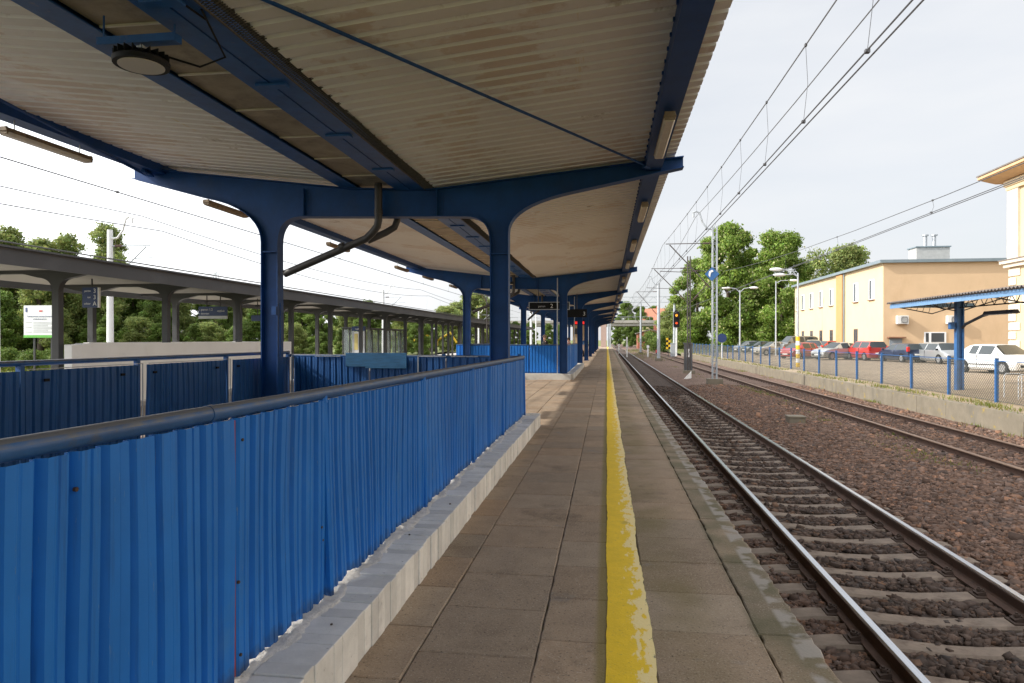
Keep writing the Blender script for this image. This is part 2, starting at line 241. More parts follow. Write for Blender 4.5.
# ---------------------------------------------------------------- mesh helpers
ORG = {}
class MB:
    def __init__(s): s.v = []; s.f = []; s.m = []; s.t = []
    def add(s, vs, fs, mi=0, t=None):
        o = len(s.v); s.v += [tuple(p) for p in vs]
        for f in fs: s.f.append(tuple(o+i for i in f)); s.m.append(mi); s.t.append(t)
        return s
    def box(s, x0, x1, y0, y1, z0, z1, mi=0, t=None):
        if x0 > x1: x0, x1 = x1, x0
        if y0 > y1: y0, y1 = y1, y0
        if z0 > z1: z0, z1 = z1, z0
        return s.add([(x0,y0,z0),(x1,y0,z0),(x1,y1,z0),(x0,y1,z0),(x0,y0,z1),(x1,y0,z1),(x1,y1,z1),(x0,y1,z1)],
                     [(0,3,2,1),(4,5,6,7),(0,1,5,4),(1,2,6,5),(2,3,7,6),(3,0,4,7)], mi, t)
    def obox(s, c, d, rot=(0,0,0), mi=0, t=None):
        M = Matrix.Rotation(rot[2], 3, 'Z') @ Matrix.Rotation(rot[1], 3, 'Y') @ Matrix.Rotation(rot[0], 3, 'X'); c = Vector(c)
        P = [c + M @ Vector((sx*d[0]/2, sy*d[1]/2, sz*d[2]/2)) for sz in (-1,1) for sx, sy in ((-1,-1),(1,-1),(1,1),(-1,1))]
        return s.add(P, [(0,3,2,1),(4,5,6,7),(0,1,5,4),(1,2,6,5),(2,3,7,6),(3,0,4,7)], mi, t)
    def tube(s, pts, r, n=8, cap=True, mi=0):
        pts = [Vector(p) for p in pts]; rs = r if isinstance(r, (list, tuple)) else [r]*len(pts); o = len(s.v); N = len(pts)
        up = None
        for i, p in enumerate(pts):
            d = (pts[min(i+1, N-1)] - pts[max(i-1, 0)]).normalized()
            if up is None: up = Vector((0,0,1)) if abs(d.z) < .9 else Vector((1,0,0))
            a = d.cross(up).normalized(); b = a.cross(d).normalized(); up = b
            for k in range(n):
                an = 2*math.pi*(k+.5)/n; s.v.append(tuple(p + a*rs[i]*math.cos(an) + b*rs[i]*math.sin(an)))
        for i in range(N-1):
            for k in range(n):
                s.f.append((o+i*n+k, o+i*n+(k+1)%n, o+(i+1)*n+(k+1)%n, o+(i+1)*n+k)); s.m.append(mi); s.t.append(None)
        if cap:
            s.f.append(tuple(o+k for k in range(n))[::-1]); s.f.append(tuple(o+(N-1)*n+k for k in range(n))); s.m += [mi, mi]; s.t += [None, None]
        return s
    def prism(s, poly, axis, a, b, mi=0, t=None):
        n = len(poly)
        def P(u, v, w): return {'x': (w,u,v), 'y': (u,w,v), 'z': (u,v,w)}[axis]
        vs = [P(u,v,a) for u, v in poly] + [P(u,v,b) for u, v in poly]
        return s.add(vs, [tuple(range(n)), tuple(range(2*n-1, n-1, -1))] + [(i, i+n, (i+1)%n+n, (i+1)%n) for i in range(n)], mi, t)
    def ribbon(s, path, axis, a, b, th, mi=0):
        """a plate following a path in a plane, from a to b along axis, th thick"""
        n = len(path); pp = [Vector((p[0], p[1])) for p in path]; off = []
        for i in range(n):
            d = (pp[min(i+1,n-1)]-pp[max(i-1,0)]).normalized(); off.append(pp[i] + Vector((-d.y, d.x))*th)
        return s.prism([tuple(p) for p in pp] + [tuple(p) for p in off[::-1]], axis, a, b, mi) if n == 2 else s._rib(pp, off, axis, a, b, mi)
    def _rib(s, pp, off, axis, a, b, mi):
        def P(u, v, w): return {'x': (w,u,v), 'y': (u,w,v), 'z': (u,v,w)}[axis]
        n = len(pp); vs = []
        for p, q in zip(pp, off): vs += [P(p.x,p.y,a), P(p.x,p.y,b), P(q.x,q.y,b), P(q.x,q.y,a)]
        fs = [(0,1,2,3), tuple(4*(n-1)+k for k in (3,2,1,0))]
        for i in range(n-1):
            for k in range(4): fs.append((4*i+k, 4*(i+1)+k, 4*(i+1)+(k+1)%4, 4*i+(k+1)%4))
        return s.add(vs, fs, mi)
    def sphere(s, c, r, n=10, m=6, mi=0):
        r = r if isinstance(r, (tuple, list)) else (r,r,r); vs = []; fs = []
        for j in range(m+1):
            for i in range(n):
                a = 2*math.pi*i/n; b = math.pi*j/m - math.pi/2
                vs.append((c[0]+r[0]*math.cos(b)*math.cos(a), c[1]+r[1]*math.cos(b)*math.sin(a), c[2]+r[2]*math.sin(b)))
        for j in range(m):
            for i in range(n): fs.append((j*n+i, j*n+(i+1)%n, (j+1)*n+(i+1)%n, (j+1)*n+i))
        return s.add(vs, fs, mi)
    def build(s, name, mats, parent=None, smooth=False, bevel=0, fixn=True, world=True):
        me = bpy.data.meshes.new(name); off = Vector(ORG.get(parent.name, (0,0,0))) if (parent and world) else Vector((0,0,0))
        me.from_pydata([(p[0]-off.x, p[1]-off.y, p[2]-off.z) for p in s.v], [], s.f)
        for m in (mats if isinstance(mats, (list, tuple)) else [mats]): me.materials.append(m)
        me.polygons.foreach_set('material_index', s.m)
        if any(t is not None for t in s.t):
            at = me.attributes.new('tint', 'FLOAT_COLOR', 'FACE'); a = np.ones((len(s.f), 4), dtype=np.float32)
            for i, t in enumerate(s.t):
                if t is not None: a[i,:3] = t
            at.data.foreach_set('color', a.ravel())
        if fixn:
            bm = bmesh.new(); bm.from_mesh(me); bmesh.ops.recalc_face_normals(bm, faces=bm.faces); bm.to_mesh(me); bm.free()
        if smooth: me.polygons.foreach_set('use_smooth', [True]*len(me.polygons)); me.set_sharp_from_angle(angle=R(smooth if smooth > 1 else 40))
        me.update(); o = bpy.data.objects.new(name, me); COL.objects.link(o)
        if bevel:
            bv = o.modifiers.new('edge', 'BEVEL'); bv.width = bevel; bv.segments = 2; bv.limit_method = 'ANGLE'; bv.angle_limit = R(40)
        if parent: o.parent = parent; ORG[o.name] = tuple(off)
        return o
def tag(o, label=None, cat=None, group=None, kind=None):
    if label: o['label'] = label
    if cat: o['category'] = cat
    if group: o['group'] = group
    if kind: o['kind'] = kind
    return o
def thing(name, loc, label, cat, group=None, rz=0):
    o = bpy.data.objects.new(name, None); o.empty_display_size = .2; COL.objects.link(o); o.location = loc; o.rotation_euler = (0,0,rz)
    ORG[o.name] = tuple(loc); return tag(o, label, cat, group)
def struct(o): o['kind'] = 'structure'; return o
def copy_tree(o, parent=None):
    c = o.copy(); COL.objects.link(c)
    if parent: c.parent = parent
    for ch in list(o.children): copy_tree(ch, c)
    return c
def text(name, s, size, loc, rot, m, parent, align='LEFT', ext=.002):
    cu = bpy.data.curves.new(name, 'FONT'); cu.body = s; cu.size = size; cu.extrude = ext; cu.align_x = align
    tmp = bpy.data.objects.new(name + '_t', cu); me = bpy.data.meshes.new_from_object(tmp); bpy.data.objects.remove(tmp); bpy.data.curves.remove(cu)
    me.materials.clear(); me.materials.append(m); o = bpy.data.objects.new(name, me); COL.objects.link(o)
    off = Vector(ORG.get(parent.name, (0,0,0))) if parent else Vector((0,0,0)); o.location = Vector(loc) - off; o.rotation_euler = rot
    if parent: o.parent = parent
    return o
def bez(p0, p1, p2, n=8):
    return [((1-t)**2*p0[0]+2*t*(1-t)*p1[0]+t*t*p2[0], (1-t)**2*p0[1]+2*t*(1-t)*p1[1]+t*t*p2[1]) for t in [i/n for i in range(n+1)]]
def P(px, zc, h=None):
    """ground position seen at pixel column px, zc metres deep from the viewpoint"""
    s, c = math.sin(YAW), math.cos(YAW); xc = (px-512)/683*zc
    return (c*xc - s*zc, c*zc + s*xc)
# ================================================================ ground
def bz(x):    # height of the ballast bed across the tracks
    pts = [(1.0,-.86),(3.9,-.86),(4.4,-.80),(5.2,-.74),(6.2,-.78),(6.8,-.83),(9.2,-.83),(10.3,-.80)]
    for (a,za),(b,zb) in zip(pts, pts[1:]):
        if x <= b: return za + (zb-za)*max(0,(x-a))/(b-a)
    return -.80
g = MB(); g.add([(-900,-300,-1.35),(900,-300,-1.35),(900,1500,-1.35),(-900,1500,-1.35)], [(0,1,2,3)])
struct(g.build('ground', M_grass))
def gridsheet(name, xs, ys, zf, m, jit=0):
    vs = [(x, y, zf(x, y) + (random.uniform(-jit, jit) if jit else 0)) for y in ys for x in xs]; n = len(xs)
    fs = [(j*n+i, j*n+i+1, (j+1)*n+i+1, (j+1)*n+i) for j in range(len(ys)-1) for i in range(n-1)]
    b = MB(); b.add(vs, fs); return b.build(name, m, smooth=60)
xs = [.95+.1*i for i in range(95)]; ys = [-6, -2, 0] + [1+.12*i for i in range(150)] + [20+.6*i for i in range(60)] + [58+4*i for i in range(70)]
struct(gridsheet('ballast', xs, ys, lambda x, y: bz(x) + (.022 if y > 33 else 0), M_ballast, .018))
b = MB(); b.box(-11.8, -8.4, -40, 330, -1.2, -.86); struct(b.build('ballast', M_ballast))
b = MB(); b.box(-22.5, -17.3, -40, 330, -1.2, -.86); struct(b.build('ballast', M_ballast))
# far grass strip beside the line beyond the car park, grass beyond the far platform
b = gridsheet('grass', [10.35+3*i for i in range(30)], [92+6*i for i in range(30)], lambda x, y: -.5+.1*math.sin(x*.7+y*.3), M_grass); struct(b)
b = gridsheet('grass', [-100+4*i for i in range(20)], [-20+5*i for i in range(60)], lambda x, y: -.45+.25*math.sin(x*.35)*math.cos(y*.22), M_grass); struct(b)
def lotz(x): return -.27 + min(max(x-10.3, 0), 8)*.024
b = gridsheet('car_park', [10.32,10.6,10.9,11.5,13,15,18.3,30,60], [-10,0,10,20,30,40,50,60,70,80,92], lambda x, y: lotz(x), M_asphalt); struct(b)

# ================================================================ platform
HA = (-6.02, -1.50, -3.0, 12.25)      # stairwell of the near railing
HB = (-6.05, -1.66, 27.15, 39.0)
X0, X1, Y0, Y1 = -8.3, 1.06, -5.0, 150.0
b = MB()
b.box(X0, HA[0], Y0, Y1, -1.2, -.025); b.box(HA[1], X1, Y0, Y1, -1.2, -.025)
b.box(HA[0], HA[1], Y0, HA[2], -1.2, -.013); b.box(HA[0], HA[1], HA[3], HB[2], -1.2, -.013); b.box(HA[0], HA[1], HB[3], Y1, -1.2, -.013)
struct(b.build('platform', [M_joint]))
b = MB(); b.box(X1, X1+.004, Y0, Y1, -1.2, -.055); struct(b.build('platform_wall', M_concrete))
b = MB()
def slab(x0, x1, y0, y1, near, top=.0, edge=False, tn=None):
    g = .0032; x0 += g; x1 -= g; y0 += g; y1 -= g
    P0 = []
    if near:
        step = .07
        def seg(ax, ay, bx, by):
            n = max(2, int(math.hypot(bx-ax, by-ay)/step))
            for i in range(n): P0.append((ax+(bx-ax)*i/n, ay+(by-ay)*i/n))
        seg(x0,y0,x1,y0); seg(x1,y0,x1,y1); seg(x1,y1,x0,y1); seg(x0,y1,x0,y0)
        P0 = [(x+random.gauss(0,.0016), y+random.gauss(0,.0016)) for x, y in P0]
        if edge: P0 = [(x - (abs(random.gauss(0,.014)) if x > x1-.02 else (random.gauss(0,.006) if x < x0+.02 else 0)), y) for x, y in P0]
    else: P0 = [(x0,y0),(x1,y0),(x1,y1),(x0,y1)]
    n = len(P0); cx, cy = (x0+x1)/2, (y0+y1)/2; z = top + random.uniform(-.0025,.0025); tx, ty = random.gauss(0,.0025), random.gauss(0,.0025)
    zt = lambda x, y: z + tx*(x-cx) + ty*(y-cy)
    k = .008; ins = [(x + (k if x < cx-.0 else -k)*min(1,abs(x-cx)/(x1-x0)*2), y + (k if y < cy else -k)*min(1,abs(y-cy)/(y1-y0)*2)) for x, y in P0]
    vs = [(x,y,zt(x,y)) for x, y in ins] + [(x,y,zt(x,y)-.006) for x, y in P0] + [(x,y,-.05) for x, y in P0]
    fs = [tuple(range(n))] + [(r*n+i, (r+1)*n+i, (r+1)*n+(i+1)%n, r*n+(i+1)%n) for r in (0,1) for i in range(n)]
    t = tn or random.gauss(1,.10); c = random.gauss(0,.025)
    b.add(vs, fs, 0, (t*(1+c), t, t*(1-c)))
def inhole(x0, x1, y0, y1):
    for H in (HA, HB):
        if x1 > H[0]+.01 and x0 < H[1]-.01 and y1 > H[2]+.01 and y0 < H[3]-.01: return True
    return False
cols = [(-.961,-.354,4.0),(-.354,.232,3.61),(.232,.817,3.81)]
xx = -1.50
cols.append((-1.50,-.961,3.7))
xa = -1.50
while xa > X0: cols.append((max(X0,xa-.6), xa, 3.4+random.random()*.6)); xa -= .6
for (a, c, ph) in cols:
    y = ph - .6*15
    while y < 112:
        L_ = .6 if y < 60 else 1.2
        cut = [(a,c)]
        if c > HA[1] - .01 or True:
            if not inhole(a, c, y, y+L_): slab(a, c, y, y+L_, y < 24 and a > -2.2)
            elif a < HA[0] < c: slab(a, HA[0], y, y+L_, False)
        y += L_
y = 3.85 - 1.2*8
while y < 112:
    slab(.817, 1.097, y, y+1.2, y < 26, 0.0, True); y += 1.2
b.box(X0, 1.09, 112, Y1, -.03, 0)
struct(b.build('paving', M_slab))
# line painted on the slabs
yl = MB(); ys_ = [Y0 + .06*i for i in range(int((40-Y0)/.06))] + [40+1.0*i for i in range(101)]
vs = []
for i, y in enumerate(ys_):
    w = .238 + .005*math.sin(y*2.1) + .004*math.sin(y*5.3+1) + random.uniform(-.003,.003)
    l = .004*math.sin(y*3.3) + random.uniform(-.003,.003)
    vs += [(l,y,.0055),(l+w*.5,y,.0062),(l+w,y,.0055)]
fs = [(3*i+k, 3*i+k+1, 3*i+4+k, 3*i+3+k) for i in range(len(ys_)-1) for k in (0,1)]
yl.add(vs, fs); struct(yl.build('yellow_line', M_yellow))

# whitewashed kerbs round the stairwells, made of pavers with a strip of mortar behind
def kerb_blocks(name, x_out, x_in, y0, y1, z, front=True):
    b = MB(); y = y0; sg = 1 if x_out > x_in else -1
    while y < y1 - .02:
        L_ = min(random.choice([.1,.1,.103,.098,.2]), y1-y); t = random.gauss(.95,.07); dz = random.gauss(0,.0035); dx = random.gauss(0,.0035)
        b.box(x_in, x_out+dx, y+.002, y+L_-.002, .0, z+dz, 0, (t,t,t*1.0)); y += L_
    o = b.build(name, M_kerb, bevel=.005); return struct(o)
kerb_blocks('kerb', -1.207, -1.43, -3, 12.5, .233)
def rough_strip(name, x0, x1, y0, y1, z, m, nx=8, dy=.05, amp=.018):
    n = int((y1-y0)/dy); vs = []
    for j in range(n+1):
        for i in range(nx+1):
            u = i/nx; vs.append((x0+(x1-x0)*u + random.uniform(-.004,.004) - (1-u)*(.045*abs(math.sin((y0+dy*j)*3.1)+math.sin((y0+dy*j)*7.7)*.6)+random.uniform(0,.02)), y0+dy*j, z - (.012 if i == 0 else 0) + random.uniform(-amp,amp)*(.15+u)*.8 + .03*u*max(0,math.sin(y0+dy*j*1.3))*(1 if y0+dy*j<5 else .4)))
    w = nx+1; fs = [(j*w+i, j*w+i+1, (j+1)*w+i+1, (j+1)*w+i) for j in range(n) for i in range(nx)]
    b = MB(); b.add(vs, fs); return struct(b.build(name, m, smooth=70))
rough_strip('kerb_mortar', -1.345, -1.62, -3, 12.46, .2375, M_mortar)
b = MB(); b.box(-1.70, -1.44, -3, 12.45, -.02, .214); b.box(-1.70, -1.43, 12.42, 12.5, -.02, .232); struct(b.build('kerb_base', M_concrete_lt))
b = MB(); b.box(-6.3,-5.9,-3,12.5,-.02,.225); b.box(-5.9,-1.7,12.30,12.5,-.02,.225); struct(b.build('kerb', M_concrete_lt, bevel=.01))
b = MB(); b.box(-6.3,-1.40,26.75,27.0,-.02,.233); b.box(-1.66,-1.30,27.0,39.2,-.02,.233); b.box(-6.3,-6.05,27.0,39.2,-.02,.233); struct(b.build('kerb', M_kerb2, bevel=.012))
# stairwells going down
def stairwell(H, dirn):
    b = MB(); x0, x1, y0, y1 = H; d = 3.6
    b.box(x0-.15, x0, y0, y1, -d, -.03); b.box(x1, x1+.12, y0, y1, -d, -.03)
    b.box(x0-.15, x1+.12, (y1 if dirn > 0 else y0-.15), (y1+.15 if dirn > 0 else y0), -d, -.03)
    b.box(x0-.15, x1+.12, y0-.15, y1+.15, -d-.2, -d); struct(b.build('stairwell_wall', M_concrete_lt))
    s = MB(); n = 22
    for i in range(n):
        ya = y0 + .3*i if dirn > 0 else y1 - .3*(i+1); s.box(x0+.002, x1-.002, ya, ya+.3, -d+.002, -.16*(i+1))
    struct(s.build('stairs', M_concrete))
stairwell(HA, 1); stairwell(HB, -1)

# ================================================================ railings with corrugated sheets
def corrug(b, a0, a1, z0f, z1f, fixed, axis, side, pitch=.122, depth=.026, wob=.006, seed=0, tilt=0):
    """a vertical trapezoidal sheet running along axis ('y' or 'x') at the fixed coordinate"""
    r = random.Random(seed); prof = []; a = a0
    while a < a1 - 1e-6:
        w = pitch*r.uniform(.93,1.07); j = [r.uniform(-.003,.003) for _ in range(4)]
        prof += [(a,0),(a+w*.14,j[0]),(a+w*.26,depth+j[1]),(a+w*.54,depth+j[2]),(a+w*.565,depth-.004),(a+w*.61,depth-.004),(a+w*.635,depth+j[1]),(a+w*.90,depth+j[2])]; a += w
    prof = [p for p in prof if p[0] < a1] + [(a1, prof[-1][1])]
    nz = 7; vs = []
    ph1, ph2 = r.uniform(0,6), r.uniform(0,6)
    for (a, d) in prof:
        for k in range(nz):
            u = k/(nz-1); z = z0f(a) + (z1f(a)-z0f(a))*u
            off = d + wob*math.sin(a*2.1+ph1+u*2.2)*1.3 + wob*.8*math.sin(a*5.0+ph2-u*3.0)
            aa = a + tilt*(1-u) + .004*math.sin(u*5+a*9)
            p = fixed + side*off
            vs.append((p, aa, z) if axis == 'y' else (aa, p, z))
    n = len(prof); b.add(vs, [(i*nz+k, (i+1)*nz+k, (i+1)*nz+k+1, i*nz+k+1) for i in range(n-1) for k in range(nz-1)])
def sheet_obj(name, m, parent, **kw):
    b = MB(); corrug(b, **kw); o = b.build(name, m, parent); sm = o.modifiers.new('sheet', 'SOLIDIFY'); sm.thickness = .0012; return o
rl = thing('stairwell_railing', (-1.5, 4, .23), 'blue corrugated stairwell railing nearest the camera, running along the white kerb', 'railing')
zt = lambda y: 1.322 - (y-1.5)*.0045*1.1
zb = lambda y: .238 + .008*math.sin(y*7) + .012*math.sin(y*19)
hr = MB(); hr.tube([(-1.488,y,zt(y)+.0) for y in (-3,-1,.9,1.0)], .031, 14); hr.tube([(-1.488,y,zt(y)) for y in (1.0,2.39)], .031, 14)
hr.tube([(-1.488,y,zt(y)) for y in (2.40,4,6,8,10,12.2)], .031, 14); hr.tube([(-1.488,2.38,zt(2.4)),(-1.488,2.41,zt(2.4))], .0335, 14)
hr.tube([(-1.488,12.19,zt(12.2)),(-5.96,12.19,zt(12.2)+.02)], .030, 12)
hr.tube([(-5.96,12.2,1.35),(-5.96,8,1.35),(-5.96,-3,1.35)], .030, 12)
hr.build('handrail', M_rail_paint, rl, smooth=50)
lw = MB(); lw.box(-1.53,-1.495,-3,12.1,1.235,1.27); lw.box(-1.53,-1.495,-3,12.1,.30,.335); lw.build('lower_bar', M_rail_paint, rl)
seams = [-3.0,-1.3,.45,2.53,3.45,5.39,7.41,9.57,12.18]
for i, (a, c) in enumerate(zip(seams, seams[1:])):
    ga = .020 if i == 3 else .002
    o = sheet_obj('corrugated_sheet', M_sheet, rl, a0=a+ga, a1=c-.003, z0f=lambda y: zb(y)+(.035*max(0,1-(y-.5)/2) if y<2.5 else 0)+(.05 if 3.45<y<4.0 else 0)*(4-y), z1f=lambda y: zt(y)-.036, fixed=-1.494, axis='y', side=1, seed=i+3, wob=.0065 if i in (3,4,5) else .004, tilt=(.03 if i==4 else 0))
rs = MB(); rs.box(-1.480,-1.4705,2.528,2.549,.25,1.275); rs.build('rusty_seam_strip', M_red, rl)
for y in (3.42,5.39,7.41,9.57,12.13):
    p = MB(); p.tube([(-1.461,y+.05*(y<4),.225),(-1.468,y+.02*(y<4),.7),(-1.478,y,zt(y)-.01)], .021, 6); p.tube([(-1.478,y,zt(y)-.05),(-1.483,y,zt(y)-.01)], .024, 8); p.build('post', M_sheet, rl, smooth=40)
for y, z in ((1.72,1.18),(2.60,1.19),(2.57,.62),(2.585,.32),(3.42,1.13),(3.38,.62),(3.39,.55),(.95,1.1),(4.6,1.15),(6.4,.9)): sc = MB(); sc.tube([(-1.475,y,z),(-1.466,y,z)], .0065, 8); sc.build('rivet', M_clip, rl)
# far side and cross side (shade put into the sheet colour)
for i, (a, c) in enumerate(((-3,-1.1),(-1.1,.9),(.9,2.7),(2.7,4.5),(4.5,6.2),(6.2,7.95),(8.1,10.0),(10.15,12.1))):
    sheet_obj('corrugated_sheet', M_sheet_shade, rl, a0=a+.02, a1=c-.02, z0f=lambda y: .26, z1f=lambda y: 1.27, fixed=-5.93, axis='y', side=1, seed=i+40)
    p = MB(); p.box(-5.96,-5.90,c-.02,c+.03,.22,1.33); p.build('post', M_sheet_shade, rl)
    
    for dq in (-.35,.25): q = MB(); q.box(-5.885,-5.865,c+dq,c+dq+.06,1.15,1.18); q.build('bracket', M_black, rl)
for i, (a, c) in enumerate(((-5.85,-4.4),(-4.36,-2.95),(-2.91,-1.56))):
    sheet_obj('corrugated_sheet', M_sheet_shade, rl, a0=a+.01, a1=c-.01, z0f=lambda y: .26, z1f=lambda y: 1.27-.01*(a>-5), fixed=12.16, axis='x', side=-1, seed=i+60)
    p = MB(); p.box(c-.02,c+.03,12.14,12.2,.22,1.33); p.build('post', M_sheet_shade, rl)
for (ya, yb_) in ((6.2,8.0),(8.08,10.05)):  # pale strips added for light seen through gaps and along top edges
    fr = MB(); fr.box(-5.895,-5.885,yb_,yb_+.014,.3,1.29); fr.box(-5.895,-5.885,ya+.05,yb_,1.282,1.29); fr.build('gap_light_edging', M_galv, rl)
for q_ in ((-5.86,-5.84,12.1,12.13,.28,1.29),(-5.4,-4.9,12.10,12.12,1.276,1.286),(-3.4,-2.9,12.10,12.12,1.276,1.286),(-2.8,-2.3,12.10,12.12,1.276,1.286),(-3.42,-3.405,12.09,12.12,.9,1.29)):
    fr = MB(); fr.box(*q_); fr.build('gap_light_edging', M_galv, rl)
pb = MB(); pb.box(-4.78,-3.62,12.06,12.09,1.09,1.345); pb.box(-4.4,-3.62,12.06,12.09,1.06,1.10); pb.build('patch_board', M_patchboard, rl, bevel=.004)
# second railing
rl2 = thing('stairwell_railing', (-3.8, 27.1, .23), 'blue corrugated railing round the second stairwell, with a dark person behind it', 'railing')
h2 = MB(); h2.tube([(-1.63,27.1,1.36),(-1.63,36.9,1.36)], .03, 8); h2.tube([(-1.63,27.1,1.36),(-6.02,27.1,1.36),(-6.02,36.9,1.36)], .03, 8); h2.build('handrail', M_rail_paint, rl2, smooth=50)
for i in range(3): sheet_obj('corrugated_sheet', M_sheet, rl2, a0=-6+1.46*i+.02, a1=-6+1.46*(i+1)-.02, z0f=lambda y: .245, z1f=lambda y: 1.33, fixed=27.07, axis='x', side=-1, seed=i+80, wob=.003)
for i in range(5): sheet_obj('corrugated_sheet', M_sheet, rl2, a0=27.1+1.95*i+.02, a1=27.1+1.95*(i+1)-.02, z0f=lambda y: .245, z1f=lambda y: 1.33, fixed=-1.60, axis='y', side=1, seed=i+90, wob=.004)
for i in range(5): sheet_obj('corrugated_sheet', M_sheet_shade, rl2, a0=27.1+1.95*i+.02, a1=27.1+1.95*(i+1)-.02, z0f=lambda y: .245, z1f=lambda y: 1.33, fixed=-6.0, axis='y', side=1, seed=i+99, wob=.004)
for x, y in ((-1.62,27.1),(-1.62,32),(-1.62,36.9),(-3.1,27.12),(-4.55,27.12),(-6.02,27.12),(-6.02,36.9)):
    p = MB(); p.box(x-.03,x+.03,y-.03,y+.03,.22,1.34); p.build('post', M_sheet, rl2)
# ================================================================ tracks
RZ = -.633
def rail_profile(x, z):
    h = .172
    pts = [(-.07,0),(.07,0),(.07,.012),(.02,.03),(.009,.045),(.009,.125),(.036,.138),(.036,.160),(.028,.171),(-.028,.171),(-.036,.160),(-.036,.138),(-.009,.125),(-.009,.045),(-.02,.03),(-.07,.012)]
    return [(x+a, z-h+b) for a, b in pts]
def make_rail(x, z, label, headm, y0=-8, y1=300):
    t = thing('rail', (x, 0, z-.172), label, 'rail')
    b = MB(); b.prism(rail_profile(x, z), 'y', y0, y1); b.build('rail_body', M_rust, t)
    h = MB(); h.prism([(x-.028,z-.0005),(x+.028,z-.0005),(x+.027,z+.0015),(x-.027,z+.0015)], 'y', y0+.002, y1-.002)
    s_ = [(x-.0365,z-.014),(x-.029,z-.0012),(x-.0275,z-.0005),(x-.0355,z-.014)]
    h.prism([(x-.0375,z-.022),(x-.0375,z-.010),(x-.0290,z+.0006),(x-.0270,z+.0006),(x-.0355,z-.022)], 'y', y0+.003, y1-.003)
    h.build('running_surface', headm, t)
    return t
make_rail(2.057, RZ, 'polished steel rail closest to the platform edge', M_headlt)
make_rail(3.557, RZ, 'polished steel rail on the far side of the nearest track', M_headlt)
make_rail(7.15, -.655, 'rusty brown rail of the second track, on the ballast side', M_headbrown)
make_rail(8.65, -.655, 'rusty brown rail of the second track, beside the low concrete wall', M_headbrown)
for x, lb in ((-9.35,'rail of the left track, nearer the blue canopy'),(-10.85,'rail of the left track, nearer the grey canopy')): make_rail(x, RZ, lb, M_headlt)
def sleeper_mesh():
    b = MB(); st = [(-1.25,-.045,.12),(-1.2,-.03,.118),(-1.0,-.008,.12),(-.62,-.008,.12),(-.4,-.022,.108),(-.12,-.038,.10),(.12,-.038,.10),(.4,-.022,.108),(.62,-.008,.12),(1.0,-.008,.12),(1.2,-.03,.118),(1.25,-.045,.12)]
    vs = []
    for x, z, w in st: vs += [(x,-w-.01,-.16),(x,-w,z-.022),(x,-w+.022,z),(x,w-.022,z),(x,w,z-.022),(x,w+.01,-.16)]
    n = len(st); fs = [tuple(range(6)), tuple((n-1)*6+k for k in range(5,-1,-1))]
    for i in range(n-1):
        for k in range(6): fs.append((i*6+k, (i+1)*6+k, (i+1)*6+(k+1)%6, i*6+(k+1)%6))
    b.add(vs, fs); return b
def clip_mesh(x):
    b = MB(); b.box(x-.16,x+.16,-.08,.08,-.014,.004)
    for s in (-1,1):
        b.obox((x+s*.10,0,.018),(.075,.09,.035),(0,s*.25,0)); b.tube([(x+s*.105,0,.01),(x+s*.105,0,.075)], .013, 6); b.tube([(x+s*.105,0,.04),(x+s*.105,0,.06)], .024, 6)
        b.tube([(x+s*.085,-.035,.045),(x+s*.06,.0,.05),(x+s*.085,.035,.045)], .011, 6)
    return b
sp0 = thing('sleeper', (2.807, 0, -.800), 'pale concrete sleeper under the polished rails of the nearest track', 'sleeper', 'concrete sleepers of the nearest track')
sleeper_mesh().build('sleeper_beam', M_sleeper, sp0, world=False, smooth=30)
for x in (-.75,.75): clip_mesh(x).build('rail_fastening', M_clip, sp0, world=False)
SLY = []
NS = 215
for i in range(NS):
    y = 1.02 + .592*i; SLY.append(y)
    o = sp0 if i == 0 else copy_tree(sp0) if i < 50 else None
    if o is None:
        o = sp0.copy(); COL.objects.link(o); c = sp0.children[0].copy(); c.parent = o; COL.objects.link(c)
    o.location = (2.807+random.gauss(0,.006), y+random.gauss(0,.008), -.803+random.gauss(0,.003)); o.rotation_euler = (0,0,random.gauss(0,.004))
sw = thing('sleeper', (7.9, 0, -.825), 'brown weathered sleeper half buried under the rusty second track', 'sleeper', 'weathered sleepers of the second track')
q = sleeper_mesh(); q.build('sleeper_beam', M_woodsl, sw, world=False, smooth=30)
for x in (-.75,.75): clip_mesh(x).build('rail_fastening', M_clip, sw, world=False)
for i in range(80):
    o = sw if i == 0 else copy_tree(sw); o.location = (7.9, 10+.62*i, -.826+random.gauss(0,.004))

